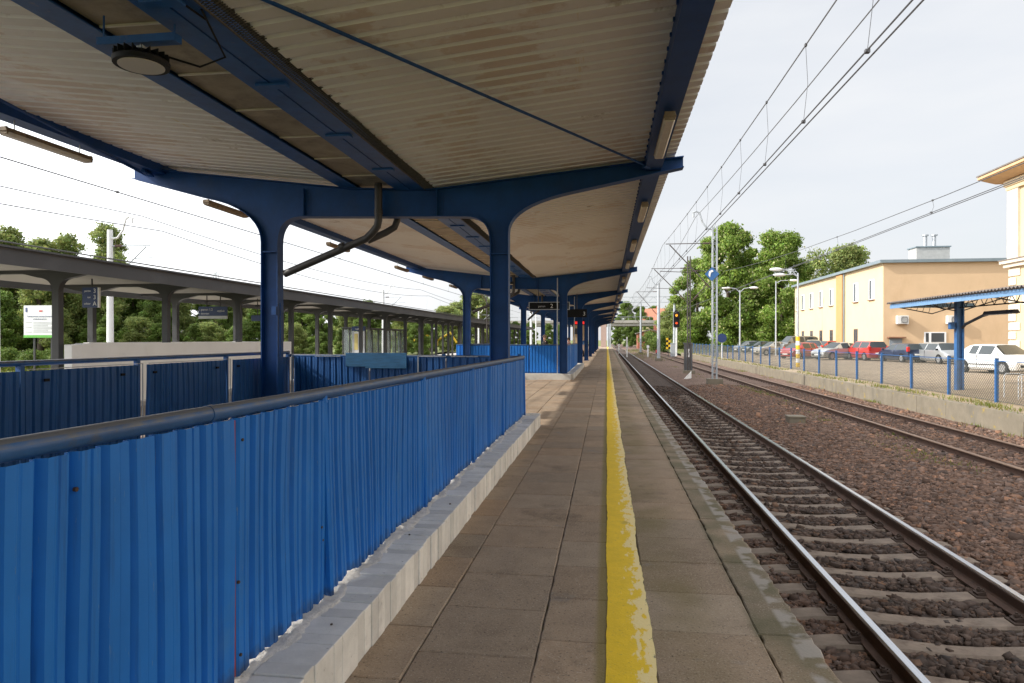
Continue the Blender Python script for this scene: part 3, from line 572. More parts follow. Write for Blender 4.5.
# loose stones: one object nobody could count
def stones(name, N, xr, yr, size, m, cond, colf, sink=.35):
    base = np.array([(sx,sy,sz) for sz in (-1,1) for sx, sy in ((-1,-1),(1,-1),(1,1),(-1,1))], dtype=float)
    F = np.array([(0,3,2,1),(4,5,6,7),(0,1,5,4),(1,2,6,5),(2,3,7,6),(3,0,4,7)])
    x = rng.uniform(*xr, N*3); y = rng.uniform(*yr, N*3); k = cond(x, y); x = x[k][:N]; y = y[k][:N]; n = len(x)
    s = size*np.exp(rng.normal(0,.32,n)); V = base[None]*(1+rng.normal(0,.24,(n,8,3)))*s[:,None,None]*np.stack([rng.uniform(.6,1.1,n),rng.uniform(.6,1.1,n),rng.uniform(.4,.8,n)],1)[:,None,:]*.5
    a = rng.uniform(0,6.28,n); t = rng.normal(0,.5,n); ca, sa, ct, st_ = np.cos(a), np.sin(a), np.cos(t), np.sin(t)
    X, Y, Z = V[...,0], V[...,1], V[...,2]; Y2 = Y*ct[:,None]-Z*st_[:,None]; Z2 = Y*st_[:,None]+Z*ct[:,None]
    X3 = X*ca[:,None]-Y2*sa[:,None]; Y3 = X*sa[:,None]+Y2*ca[:,None]
    zb_ = np.interp(x, [1.0,3.9,4.4,5.2,6.2,6.8,9.2,10.3], [-.86,-.86,-.80,-.74,-.78,-.83,-.83,-.80]) + rng.uniform(-.012,.022,n)
    P3 = np.stack([X3+x[:,None], Y3+y[:,None], Z2+zb_[:,None]+s[:,None]*(.5-sink)*.5], -1).reshape(-1,3)
    FF = (F[None]+8*np.arange(n)[:,None,None]).reshape(-1,4)
    me = bpy.data.meshes.new(name); me.vertices.add(len(P3)); me.vertices.foreach_set('co', P3.astype(np.float32).ravel())
    me.loops.add(FF.size); me.loops.foreach_set('vertex_index', FF.astype(np.int32).ravel()); me.polygons.add(len(FF)); me.polygons.foreach_set('loop_start', np.arange(0, FF.size, 4, dtype=np.int32)); me.polygons.foreach_set('loop_total', np.full(len(FF), 4, dtype=np.int32))
    me.update(calc_edges=True); c = colf(x, y, n); at = me.attributes.new('tint','FLOAT_COLOR','FACE'); at.data.foreach_set('color', np.repeat(np.concatenate([c, np.ones((n,1))],1), 6, 0).astype(np.float32).ravel())
    me.materials.append(m); o = bpy.data.objects.new(name, me); COL.objects.link(o); o['kind'] = 'stuff'; return o
sly = np.array(SLY)
def cond1(x, y):
    d = np.min(np.abs(y[:,None]-sly[None,:40]), 1); onsl = (d < .15) & (np.abs(x-2.807) < 1.24)
    onrail = (np.abs(x-2.057) < .085) | (np.abs(x-3.557) < .085)
    return ((~onsl) | ((rng.random(len(x)) < .035) & (np.abs(x-2.8) > .1))) & (~onrail) & (y > 1.45*x) & (x > 1.12)
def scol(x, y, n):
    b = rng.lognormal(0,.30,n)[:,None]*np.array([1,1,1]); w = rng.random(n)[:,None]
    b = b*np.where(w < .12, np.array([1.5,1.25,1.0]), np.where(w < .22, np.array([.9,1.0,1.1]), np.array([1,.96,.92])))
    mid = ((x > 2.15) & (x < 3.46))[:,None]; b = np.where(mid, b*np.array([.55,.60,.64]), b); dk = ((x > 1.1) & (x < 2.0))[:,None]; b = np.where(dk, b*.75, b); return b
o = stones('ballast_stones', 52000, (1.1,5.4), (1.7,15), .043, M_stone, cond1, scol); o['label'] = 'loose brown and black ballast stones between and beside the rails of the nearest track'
def cond2(x, y): return (np.abs(x-7.15) > .09) & (np.abs(x-8.65) > .09) & (y > 1.45*x) & (y < 36) & ~((x < 5.4) & (y < 15)) & ~((np.min(np.abs(y[:,None]-sly[None,:80]),1) < .13) & (np.abs(x-2.807) < 1.24)) & (np.abs(x-2.057) > .08) & (np.abs(x-3.557) > .08) & (rng.random(len(x)) < np.clip(22/np.maximum(y,1),.1,1))
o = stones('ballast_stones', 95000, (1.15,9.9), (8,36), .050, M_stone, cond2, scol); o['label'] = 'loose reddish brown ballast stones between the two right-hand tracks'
# grass tufts: stuff
def tufts(name, spots, label, hgt=.12, n=22, spread=.25, m=None):
    b = MB()
    for (x, y, z) in spots:
        for _ in range(n):
            px, py = x+random.gauss(0,spread), y+random.gauss(0,spread*1.6); a = random.uniform(0,6.28); w = random.uniform(.006,.014); h = hgt*random.uniform(.4,1.2); lx, ly = random.gauss(0,.35)*h, random.gauss(0,.35)*h
            dx, dy = w*math.cos(a), w*math.sin(a); t = random.uniform(.7,1.4); tt = (t*random.uniform(.8,1.6), t, t*.8)
            b.add([(px-dx,py-dy,z),(px+dx,py+dy,z),(px+dx*.5+lx*.5,py+dy*.5+ly*.5,z+h*.6),(px+lx,py+ly,z+h)], [(0,1,2,3)], 0, tt)
    o = b.build(name, m or M_blade, fixn=False); o['label'] = label; o['kind'] = 'stuff'; return o
sp = []
for _ in range(150):
    y = random.uniform(14,90); sp.append((10.45+abs(random.gauss(0,.22)), y, lotz(10.5)))
for _ in range(25): sp.append((9.95+random.gauss(0,.05), random.uniform(15,80), -.80))
tufts('grass_tufts', sp, 'straggling grass along the top of the low concrete wall', .13, 26, .16)
sp = [(6.5+random.gauss(0,.3), 31+random.gauss(0,3), -.79) for _ in range(16)] + [(6.2+random.gauss(0,.3), 15.0+random.gauss(0,.9), -.765) for _ in range(10)] + [(6.0+random.gauss(0,.5), 22+random.gauss(0,2), -.765) for _ in range(8)] + [(5.6+random.gauss(0,.3), random.uniform(30,60), -.76) for _ in range(14)] + [(6.15,10.4,-.78)]
tufts('weeds', sp, 'low green weeds growing in the ballast between the tracks', .07, 46, .22)

# ================================================================ the blue canopy
cp = thing('platform_canopy', (-3.6, 10, 0), 'long blue steel canopy with corrugated roof over the platform', 'canopy')
def portal(Y, xl=-5.585, xr=-1.70):
    """a two-legged steel frame with curved haunches and cantilever arms, an I-section"""
    d = .135
    li = bez((xl+d,3.18),(xl+d,3.64),(xl+d+.42,3.645),8); ri = bez((xr-d-.42,3.575),(xr-d,3.57),(xr-d,3.12),8)
    ro = bez((xr+d,3.30),(xr+d,3.74),(xr+d+1.05,3.93),10); lo = bez((xl-d-1.15,4.04),(xl-d,3.80),(xl-d,3.22),10)
    outer_l = [(-8.11,4.38)] + lo + [(xl-d,0)]; inner = [(xl+d,0)] + li + ri + [(xr-d,0)]; outer_r = [(xr+d,0)] + ro + [(1.165,4.25)]
    top = [(1.165,4.395),(-2.8,4.01),(-4.2,4.07),(-8.11,4.55)]
    w = MB(); w.prism([(x, z) for x, z in outer_l + inner + outer_r + top], 'y', Y-.006, Y+.006)
    hw = .105
    for path in (outer_l, inner, outer_r): w.ribbon(path, 'y', Y-hw, Y+hw, -.014)
    w.ribbon(top, 'y', Y-hw, Y+hw, -.014)
    for x0_, x1_, z0_, z1_ in ((xl-d,xl+d,3.05,3.07),(xr-d,xr+d,2.95,2.97)): w.box(x0_,x1_,Y-.09,Y+.09,z0_,z1_)
    w.box(xl+d+.45,xl+d+.465,Y-.09,Y+.09,3.65,4.1); w.box(xr-d-.9,xr-d-.885,Y-.09,Y+.09,3.6,4.03)
    for x in (xl, xr):
        w.box(x-.2,x+.2,Y-.17,Y+.17,-.02,.012)
        for sx in (-1,1):
            for sy in (-1,1): w.tube([(x+sx*.165,Y+sy*.13,.01),(x+sx*.165,Y+sy*.13,.05)], .014, 6)
    for (bx_, bz_) in [(xl+d+.41,3.72+.1*k) for k in range(4)] + [(xl+d+.51,3.72+.1*k) for k in range(4)] + [(xr-d-.95,3.66+.1*k) for k in range(4)] + [(xr-d-.84,3.66+.1*k) for k in range(4)]: w.tube([(bx_,Y-.022,bz_),(bx_,Y-.004,bz_)], .014, 6)
    w.box(xl+d+.36,xl+d+.56,Y-.014,Y-.0065,3.665,4.02); w.box(xr-d-1.0,xr-d-.79,Y-.014,Y-.0065,3.60,3.98)
    return w
frames = [-5.4, 10.83, 27.0, 39, 51, 63, 75, 87, 99, 111]
for Y in frames:
    a = (-5.585, -1.70) if Y < 30 else (-4.75, -1.52)
    portal(Y, *a).build('portal_frame', M_frame, cp, smooth=35)
def deck(name, xa, za, xb, zb_, y0, y1, pitch=.225, depth=.045):
    prof = []; y = y0
    while y < y1: prof += [(y,0),(y+pitch*.66,0),(y+pitch*.76,depth),(y+pitch*.90,depth)]; y += pitch
    nx = 6; vs = []
    for i in range(nx+1):
        u = i/nx; x = xa+(xb-xa)*u; z = za+(zb_-za)*u
        for (yy, d) in prof: vs.append((x, yy, z+d+.003*math.sin(u*5+yy*.7)))
    n = len(prof); b = MB(); b.add(vs, [(i*n+j, i*n+j+1, (i+1)*n+j+1, (i+1)*n+j) for i in range(nx) for j in range(n-1)])
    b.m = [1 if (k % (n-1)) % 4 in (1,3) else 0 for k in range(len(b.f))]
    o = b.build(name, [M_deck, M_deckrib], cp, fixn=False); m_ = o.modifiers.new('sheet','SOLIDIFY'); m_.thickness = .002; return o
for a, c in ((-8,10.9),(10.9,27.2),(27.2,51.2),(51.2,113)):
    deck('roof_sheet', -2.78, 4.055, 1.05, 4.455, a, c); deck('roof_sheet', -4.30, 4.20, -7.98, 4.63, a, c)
def ibeam(name, x, z0, z1, w, y0, y1, m=M_frame):
    b = MB(); b.box(x-w/2,x+w/2,y0,y1,z0,z0+.014); b.box(x-w/2,x+w/2,y0,y1,z1-.014,z1); b.box(x-.005,x+.005,y0,y1,z0+.014,z1-.014)
    return b.build(name, m, cp)
def edgebeam(x0_, x1_, z0_, z1_): 
    b = MB(); b.box(x0_,x1_,-8,113,z0_,z0_+.012); b.box(x0_,x0_+.012,-8,113,z0_+.012,z1_); b.box(x1_-.012,x1_,-8,113,z0_+.012,z1_)
    y = -7.5
    while y < 40:      # bolt row along the inner edge
        b.box(x0_-.02,x0_-.001,y,y+.03,z1_-.06,z1_-.03); y += .3
    return b.build('eave_beam', M_frame, cp)
edgebeam(.58,.83,4.215,4.395); edgebeam(-7.78,-7.52,4.435,4.585)
ibeam('valley_beam', -4.20, 4.085, 4.22, .27, -8, 113, M_frame_lt)
b = MB()
b.box(-3.40,-3.175,-8,113,4.025,4.037); b.box(-3.155,-2.92,-8,113,4.025,4.037); b.box(-3.40,-3.392,-8,113,4.037,4.12); b.box(-2.928,-2.92,-8,113,4.037,4.12)
b.build('cable_tray', M_frame_lt, cp)
b = MB(); b.box(-3.38,-2.94,-8,113,4.06,4.065); b.build('tray_lining', M_black, cp)
b = MB(); b.box(-3.31,-3.01,-.055,.055,3.998,4.0245); sp_ = b.build('splice_plate', M_frame_lt, cp, world=False, bevel=.004); y = -6.9+1.63
sp_.location = (3.6, y-10, 0)
while y < 95:
    y += 1.63; o = sp_.copy(); COL.objects.link(o); o.location = (3.6, y-10, 0)
b = MB(); b.box(-4.06,-3.41,-8,113,4.13,4.14); b.box(-3.42,-3.41,-8,113,4.14,4.25); b.build('gutter', M_gutter, cp)
b = MB(); b.box(-4.055,-3.415,0,.022,4.113,4.1285); gs_ = b.build('gutter_seam', M_rib, cp, world=False); y = -5.2
gs_.location = (3.6, y-10, 0)
while y < 90:
    y += 1.02; o = gs_.copy(); COL.objects.link(o); o.location = (3.6, y-10, 0)
b = MB(); b.box(-4.9,-2.3,-8,113,4.36,4.38); b.box(-2.9,-2.7,-8,113,4.20,4.36); b.build('valley_cover', M_gutter, cp)
# expanded-metal strip: real wires
b = MB(); y = -2.0
while y < 26.8:
    for k in range(5):
        xa_ = -2.93+.062*k; zz = 3.93+.028*k
        b.box(xa_,xa_+.007,y,y+.0,zz,zz) if False else None
    b.tube([(-2.915,y,4.03),(-2.76,y+.07,4.05+.02*math.sin(y*1.3))], .0045, 3, cap=False); b.tube([(-2.915,y+.07,4.03),(-2.76,y,4.05+.02*math.sin(y*1.3))], .0045, 3, cap=False); y += .032
b.build('bird_mesh', M_meshdark, cp)
b = MB(); b.tube([(-2.915,-8,4.02),(-2.915,113,4.02)], .01, 5); b.build('bird_mesh_wires', M_meshdark, cp)
# tie rods in the roof plane
b = MB(); b.tube([(-2.9,3.9,4.06),(.70,10.78,4.24)], .018, 6); b.build('tie_rod', M_frame, cp)
b = MB(); b.tube([(-5.5,.5,4.33),(-7.85,10.75,4.42)], .020, 6); b.build('tie_rod', M_frame, cp)
b = MB(); b.obox((.62,10.62,4.235),(.10,.22,.02),(0,0,.5)); b.tube([(.55,10.5,4.222),(.64,10.66,4.23)], .035, 8); b.build('tie_rod_shoe', M_frame, cp)
b = MB(); b.obox((-7.68,10.6,4.38),(.10,.25,.02),(0,0,.3)); b.tube([(-7.64,10.4,4.40),(-7.7,10.68,4.40)], .035, 8); b.build('tie_rod_shoe', M_frame, cp)
# drain pipes
def drain(Y, xl, name='drain_pipe'):
    b = MB(); b.tube([(-3.67,Y-.16,4.12),(-3.67,Y-.16,3.52),(-3.69,Y-.16,3.43),(-3.77,Y-.14,3.34),(-3.9,Y-.1,3.24),(xl+.1,Y-.02,2.69)], .062, 12)
    for p in (((-3.67,Y-.16,3.62),(-3.67,Y-.16,3.70)), ((-4.35,Y-.08,3.105),(-4.28,Y-.085,3.125))): b.tube(p, .07, 12)
    b.tube([(-3.50,Y+.3,4.12),(-3.50,Y+.3,3.60),(-3.54,Y+.28,3.48),(-3.68,Y+.22,3.38),(-3.95,Y+.1,3.235)], .058, 12)
    return b.build(name, M_pipe, cp, smooth=50)
drain(10.83, -5.45); drain(27, -5.45); drain(39, -4.6)
b = MB(); b.tube([(-1.93,26.85,0),(-1.93,26.85,4.0)], .022, 6); b.tube([(-1.83,38.9,0),(-1.83,38.9,4.0)], .022, 6); b.build('conduit', M_galv, cp)
b = MB(); b.tube([(-5.4,10.75,1.3),(-5.4,10.75,2.2)], .012, 5); b.box(-5.50,-5.42,10.64,10.70,2.0,2.14); b.build('junction_box', M_frame, cp)

# ---- lamps hanging from the canopy
def tube_lamp(dirt):
    b = MB(); L_ = 1.48; pr = [(-.065,0),(.065,0),(.075,.03),(.05,.075),(-.05,.075),(-.075,.03)]
    return L_, b, pr
def make_lamp(x, y, z, label, group=None, amber=False, hang=True, L_=1.48):
    t = thing('fluorescent_lamp', (x,y,z), label, 'lamp', group)
    b = MB(); b.prism([(-.075,.03),(.075,.03),(.055,.085),(-.055,.085)], 'y', -L_/2, L_/2); b.build('lamp_housing', M_lampbody, t, world=False, bevel=.006)
    d = MB(); d.prism([(-.05,-.02),(.05,-.02),(.07,.028),(-.07,.028)], 'y', -L_/2+.03, L_/2-.03); d.build('diffuser', M_lampbody if amber else M_lampglass, t, world=False, bevel=.012)
    for s in (-1,1): e = MB(); e.box(-.06,.06,s*(L_/2-.04)-.03*(s<0),s*(L_/2-.04)+.03*(s>0)+.01*s,-.005,.09); e.build('end_cap', M_lampbody, t, world=False)
    h = MB()
    for s in (-.5,.5): h.tube([(0,s*L_*.75,.08),(0,s*L_*.75,.24 if hang else .12)], .008, 5)
    h.build('hanger', M_galv, t, world=False)
    return t
make_lamp(.705, 8.75, 4.09, 'fluorescent lamp under the right eave beam, nearest the camera', hang=False, L_=1.7)
l0 = make_lamp(.705, 13.9, 4.09, 'second fluorescent lamp under the right eave beam, just past the first blue frame', hang=False, L_=1.7)
lw_ = None
for i, y in enumerate((18.9, 23.6, 29.5, 34.5, 41.5, 47, 53.5, 59, 65.5, 71, 78, 84, 90, 96, 102, 108)):
    c = copy_tree(l0); c.location = (.705, y, 4.09); c['label'] = 'small distant fluorescent lamp under the right eave beam'; c['group'] = 'distant lamps along the right eave'
make_lamp(-7.62, 8.45, 4.22, 'hanging fluorescent lamp at the far left under the canopy edge, against the white sky', amber=False)
la = make_lamp(-7.62, 12.9, 4.19, 'amber looking tube lamp beside the left blue column, against the sky', amber=True)
for y, lb in ((18.7,'tube lamp just right of the sloping drain pipe, against the sky'),(24.8,'tube lamp at the left eave between the first and second frames'),(28.6,'tube lamp at the left eave just past the tip of the second frame'),(33.5,'tube lamp at the left eave, small and far beyond the second frame')):
    c = copy_tree(la); c.location = (-7.62, y, 4.19); c['label'] = lb
t = thing('pendant_lamp', (-3.58, 4.86, 3.72), 'round black industrial pendant lamp hanging under the gutter', 'lamp')
b = MB(); X_, Y_, Z_ = -3.58, 4.86, 3.72
b.tube([(X_,Y_,Z_+.0),(X_,Y_,Z_+.035),(X_,Y_,Z_+.06),(X_,Y_,Z_+.075)], [.20,.205,.17,.10], 28)
for k in range(20):
    a = k*math.pi/10; b.obox((X_+.13*math.cos(a),Y_+.13*math.sin(a),Z_+.075),(.13,.006,.05),(0,0,a))
b.tube([(X_,Y_,Z_+.07),(X_,Y_,Z_+.12)], .06, 14); b.build('lamp_housing', M_black, t, smooth=40)
b = MB(); b.tube([(X_,Y_,Z_-.006),(X_,Y_,Z_+.002)], .165, 28); b.build('lamp_lens', M_lampwhite, t)
b = MB(); b.box(X_-.03,X_+.03,Y_-.02,Y_+.02,Z_+.12,Z_+.15); b.tube([(X_,Y_,Z_+.14),(X_,Y_,Z_+.17)], .012, 6); b.build('hook', M_galv, t)
b = MB(); b.box(-3.93,-3.27,Y_-.045,Y_+.045,Z_+.165,Z_+.225); b.tube([(-3.9,Y_,Z_+.225),(-3.9,Y_,4.129)], .008, 6); b.tube([(-3.30,Y_,Z_+.225),(-3.30,Y_,4.024)], .008, 6); b.build('support_bar', M_frame_lt, t)
b = MB(); b.tube([(X_+.1,Y_+.1,Z_+.12),(X_+.35,Y_+.22,Z_+.06),(X_+.52,Y_+.3,Z_+.16),(-3.0,Y_-.05,4.01),(-2.95,Y_-.2,4.02)], .009, 6)
b.tube([(-3.1,Y_-1.2,4.016),(-3.0,Y_-.05,4.012)], .009, 6); b.build('power_cable', M_black, t)
t = thing('pendant_lamp', (-3.6, 25, 3.7), 'small round pendant lamp in front of the second blue frame', 'lamp')
b = MB(); b.tube([(-3.6,25,3.62),(-3.6,25,3.70)], .2, 16); b.tube([(-3.6,25,3.7),(-3.6,25,4.06)], .03, 6); b.build('lamp_housing', M_black, t)
b = MB(); b.tube([(-3.6,25,3.612),(-3.6,25,3.621)], .16, 16); b.build('lamp_lens', M_lampwhite, t)
# display board under the canopy
t = thing('platform_display', (-2.5,30,3.0), 'dark hanging platform display with the number 2 just past the second blue frame', 'sign')
b = MB(); b.box(-3.38,-1.66,29.95,30.07,2.92,3.20); b.build('display_case', M_black, t)
b = MB(); b.box(-3.42,-1.62,29.94,30.08,2.885,2.915); b.box(-3.42,-1.62,29.94,30.08,3.202,3.23); b.box(-1.655,-1.62,29.94,30.08,2.916,3.20); b.box(-3.42,-3.385,29.94,30.08,2.916,3.20); b.build('frame', M_galv, t)
b = MB(); b.tube([(-2.0,30,3.23),(-2.0,30,4.1)], .02, 6); b.tube([(-3.0,30,3.23),(-3.0,30,4.02)], .02, 6); b.build('hanger', M_pipe, t)
text('lettering', '2', .26, (-2.47,29.945,2.965), (R(90),0,0), M_white, t); text('lettering', 'peron', .13, (-3.0,29.945,3.0), (R(90),0,0), M_grp, t)
t = thing('platform_display', (-3.0,38,2.9), 'smaller dark display half hidden behind a blue column', 'sign')
b = MB(); b.box(-2.2,-1.1,37.9,38,2.80,3.25); b.build('display_case', M_black, t); text('lettering', '3', .3, (-1.32,37.89,2.9), (R(90),0,0), M_white, t)
b = MB(); b.tube([(-1.65,37.95,3.25),(-1.65,37.95,4.1)], .02, 6); b.build('hanger', M_pipe, t)
t = thing('departure_display', (-3.1,73,2.9), 'red glowing departure display under the canopy in the distance', 'sign')
b = MB(); b.box(-3.5,-2.1,73,73.2,3.1,3.55); b.build('display_case', M_black, t)
b = MB()
for x in (-3.38,-3.0,-2.62): b.box(x,x+.32,72.985,72.998,3.18,3.47)
b.build('led_rows', M_led, t)
b = MB(); b.tube([(-2.8,73.1,3.55),(-2.8,73.1,4.15)], .03, 6); b.build('hanger', M_pipe, t)
# ================================================================ far platform and its grey canopy
b = MB(); b.box(-17.2,-11.9,-30,118,-1.2,0); b.box(-12.0,-11.82,-30,118,-.12,.004); struct(b.build('far_platform', M_concrete_lt))
fc = thing('grey_canopy', (-13.9, 20, 0), 'long low anthracite canopy over the platform on the left', 'canopy')
b = MB(); b.box(-11.62,-11.58,-12,108,3.05,3.40); b.box(-16.2,-16.16,-12,108,3.0,3.3); b.box(-16.16,-11.62,-12,-11.96,3.05,3.4); b.box(-16.16,-11.62,107.96,108,3.05,3.4)
b.box(-11.58,-11.50,-12,108,3.38,3.42); b.build('fascia', M_grey_fascia, fc)
b = MB(); b.add([(-16.16,-12,3.18),(-11.62,-12,3.18),(-11.62,108,3.18),(-16.16,108,3.18)], [(0,1,2,3)]); b.build('soffit', M_soff2, fc)
b = MB(); b.add([(-16.16,-12,3.29),(-11.62,-12,3.37),(-11.62,108,3.37),(-16.16,108,3.29)], [(0,1,2,3)]); b.build('roof_sheet', M_grey_fascia, fc)
def tcol(x, y):
    b = MB(); w = .10
    b.box(x-w*.85,x+w*.85,y-.075,y+.075,0,2.72)
    for s in (-1,1):
        p = bez((w*.85,2.70),(w*.85,2.98),(.45,3.01),8) + [(.84,3.10),(.84,3.172),(0,3.172),(0,2.70)]
        b.prism([(x+s*a,z) for a, z in p], 'y', y-.07, y+.07)
    return b
for i in range(24):
    tcol(-12.5, 14.1+3.9*i).build('column', M_grey_col, fc); tcol(-14.85, 14.1+3.9*i).build('column', M_grey_col, fc)
for x in (-12.5,-14.85): tcol(x, 10.4).build('column', M_grey_col, fc)
for y in [14.1+3.9*i for i in range(-2,24)]: b = MB(); b.box(-16.1,-11.65,y-.08,y+.08,3.10,3.178); b.build('cross_beam', M_grey_col, fc)
pw = thing('white_parapet', (-12.2, 20, 0), 'white stairwell parapet wall under the grey canopy on the left', 'wall')
b = MB(); b.prism([(-12.05,14.0),(-12.25,14.0),(-14.6,17.2),(-14.4,17.35),(-12.05,14.3)], 'z', .0, 1.47); b.box(-12.25,-12.05,14.31,24.9,0,1.50); b.box(-14.6,-14.4,17.36,24.9,0,1.5); b.box(-14.39,-12.26,24.7,24.9,0,1.5); b.build('wall', M_whitewall, pw, bevel=.01)
# signs on the left
t = thing('sector_sign', (-13.3,16.2,2.4), 'square navy sign with 3, 3 and A hanging beside a grey column', 'sign')
b = MB(); b.box(-13.56,-13.12,16.1,16.16,2.42,2.94); b.build('sign_panel', M_navy, t)
b = MB(); b.box(-13.118,-13.08,16.1,16.16,2.42,2.94); b.build('white_edge', M_white, t)
for k, (w_, n_) in enumerate((('peron','3'),('tor','3'),('sektor','A'))):
    text('lettering', n_, .16, (-13.20,16.095,2.80-.165*k), (R(90),0,0), M_white, t, 'CENTER'); text('lettering', w_, .075, (-13.31,16.095,2.83-.165*k), (R(90),0,0), M_white, t, 'RIGHT')
b = MB(); b.tube([(-13.3,16.13,2.94),(-13.3,16.13,3.17)], .02, 6); b.build('hanger', M_grey_col, t)
t = thing('direction_sign', (-13.4,21.9,2.4), 'wide navy direction sign with white lettering under the grey canopy', 'sign')
b = MB(); b.box(-14.0,-12.95,21.9,21.96,2.40,2.72); b.build('sign_panel', M_navy, t); b = MB(); b.box(-14.0,-12.95,21.9,21.96,2.30,2.395); b.build('white_strip', M_grp, t)
text('lettering', '‹ peron 1,2', .11, (-13.96,21.895,2.58), (R(90),0,0), M_white, t); text('lettering', '‹ dworzec', .09, (-13.96,21.895,2.45), (R(90),0,0), M_white, t); text('lettering', 'wyjście', .09, (-13.3,21.895,2.54), (R(90),0,0), M_white, t)
b = MB(); b.tube([(-13.7,21.93,2.72),(-13.7,21.93,3.17)], .02, 6); b.tube([(-13.2,21.93,2.72),(-13.2,21.93,3.17)], .02, 6); b.build('hanger', M_grey_col, t)
t = thing('name_sign', (-13.5,24.9,2.2), 'small plain navy sign right of the wide direction sign', 'sign')
b = MB(); b.box(-13.7,-13.2,24.9,24.96,2.30,2.52); b.build('sign_panel', M_navy, t); b = MB(); b.tube([(-13.45,24.93,2.52),(-13.45,24.93,3.17)], .02, 6); b.build('hanger', M_grey_col, t)
x_, y_ = -25.9, 28.2
t = thing('information_board', (x_,y_,-.3), 'large white information board with green foot stripe standing on two posts', 'information board')
b = MB(); b.box(x_-.85,x_+.85,y_,y_+.04,1.72,3.15); b.build('board', M_pvc, t); b = MB(); b.box(x_-.85,x_+.85,y_-.012,y_-.001,1.66,1.78); b.build('green_stripe', M_greenink, t)
b = MB(); b.box(x_-.4,x_-.33,y_+.045,y_+.11,-.5,2.9); b.build('post', M_grey_col, t); b = MB(); b.box(x_+.50,x_+.57,y_+.045,y_+.11,-.5,2.9); b.build('post', M_grey_col, t)
b = MB(); b.box(x_-.05,x_+.12,y_-.012,y_-.001,2.86,2.92); b.build('red_mark', M_redink, t)
b = MB(); b.box(x_-.75,x_-.66,y_-.012,y_-.001,2.84,3.05); b.build('blue_mark', M_ink, t)
text('lettering', 'Dofinansowanie inwestycji kolejowej', .09, (x_,y_-.012,2.62), (R(90),0,0), M_ink, t, 'CENTER'); text('lettering', 'przebudowa peronu', .085, (x_,y_-.012,2.50), (R(90),0,0), M_ink, t, 'CENTER')
b = MB()
for k in range(7): b.box(x_-.35,x_+.78-(.2*(k%3)),y_-.01,y_-.001,2.36-.075*k,2.40-.075*k)
for k in (0,3,6): b.box(x_-.75,x_-.45,y_-.01,y_-.001,2.36-.075*k,2.395-.075*k)
b.build('small_print', M_grp, t)
# shelter and timetable
t = thing('glass_shelter', (-14.5,42,0), 'glazed waiting shelter with dark mullions on the far platform', 'shelter')
b = MB()
for k in range(9): y = 37.2+1.15*k; b.box(-14.04,-13.96,y-.04,y+.04,0,2.2)
for x in (-14.9,-14.5): b.box(x-.03,x+.03,37.17,37.23,0,2.2); b.box(x-.03,x+.03,46.37,46.43,0,2.2)
b.box(-14.03,-13.97,37.2,46.4,2.15,2.22); b.box(-14.9,-14.04,37.17,37.23,2.15,2.22); b.box(-14.03,-13.97,37.2,46.4,.15,.2); b.build('frame', M_grey_col, t)
b = MB(); b.box(-14.004,-13.996,37.25,46.35,.2,2.14); b.box(-14.9,-14.05,37.196,37.204,.2,2.14); b.build('glazing', M_shelterglass, t)
b = MB(); b.box(-15.0,-13.9,37.1,46.5,2.23,2.27); b.build('shelter_roof', M_grey_fascia, t)
t = thing('timetable_case', (-13.3,35.5,0), 'pale timetable display case with dark header beside the glass shelter', 'notice board')
b = MB(); b.box(-13.95,-13.88,36.2,36.27,0,2.25); b.box(-13.32,-13.25,36.2,36.27,0,2.25); b.box(-13.88,-13.32,36.2,36.27,.7,.76); b.build('frame', M_galv, t)
b = MB(); b.box(-13.88,-13.32,36.22,36.26,.76,2.0); b.build('poster_panel', M_pvc, t); b = MB(); b.box(-13.98,-13.22,36.18,36.28,2.05,2.3); b.build('header', M_navy, t)
text('lettering', 'rozkład', .12, (-13.6,36.17,2.12), (R(90),0,0), M_white, t, 'CENTER')
b = MB(); b.box(-13.84,-13.64,36.205,36.218,1.0,1.9); b.build('yellow_timetable', M_palepaper, t); b = MB(); b.box(-13.58,-13.36,36.205,36.218,1.0,1.9); b.build('white_timetable', M_grp, t)
def bench(x, y, rz, label, m=M_brownwin):
    t = thing('platform_bench', (x,y,0), label, 'bench', rz=rz)
    for k in range(4):
        b = MB(); b.box(-.8,.8,-.22+.12*k,-.13+.12*k,.43,.46); b.build('seat_slat', m, t, world=False)
    for k in range(3):
        b = MB(); b.obox((0,.27+.02*k,.56+.13*k),(1.6,.02,.1),(-.15,0,0)); b.build('backrest_slat', m, t, world=False)
    for s in (-.65,.65):
        b = MB(); b.box(s-.03,s+.03,-.2,.24,.38,.43); b.box(s-.03,s+.03,-.2,-.14,0,.38); b.box(s-.03,s+.03,.2,.26,0,.85); b.build('leg', M_grey_col, t, world=False)
bench(-13.6,29.6,R(90),'brown slatted bench on the far platform, left of the timetable case')
bench(-13.6,27.2,R(90),'brown slatted bench on the far platform near the white parapet')
bench(-15.0,39,R(90),'reddish bench inside the glass shelter')

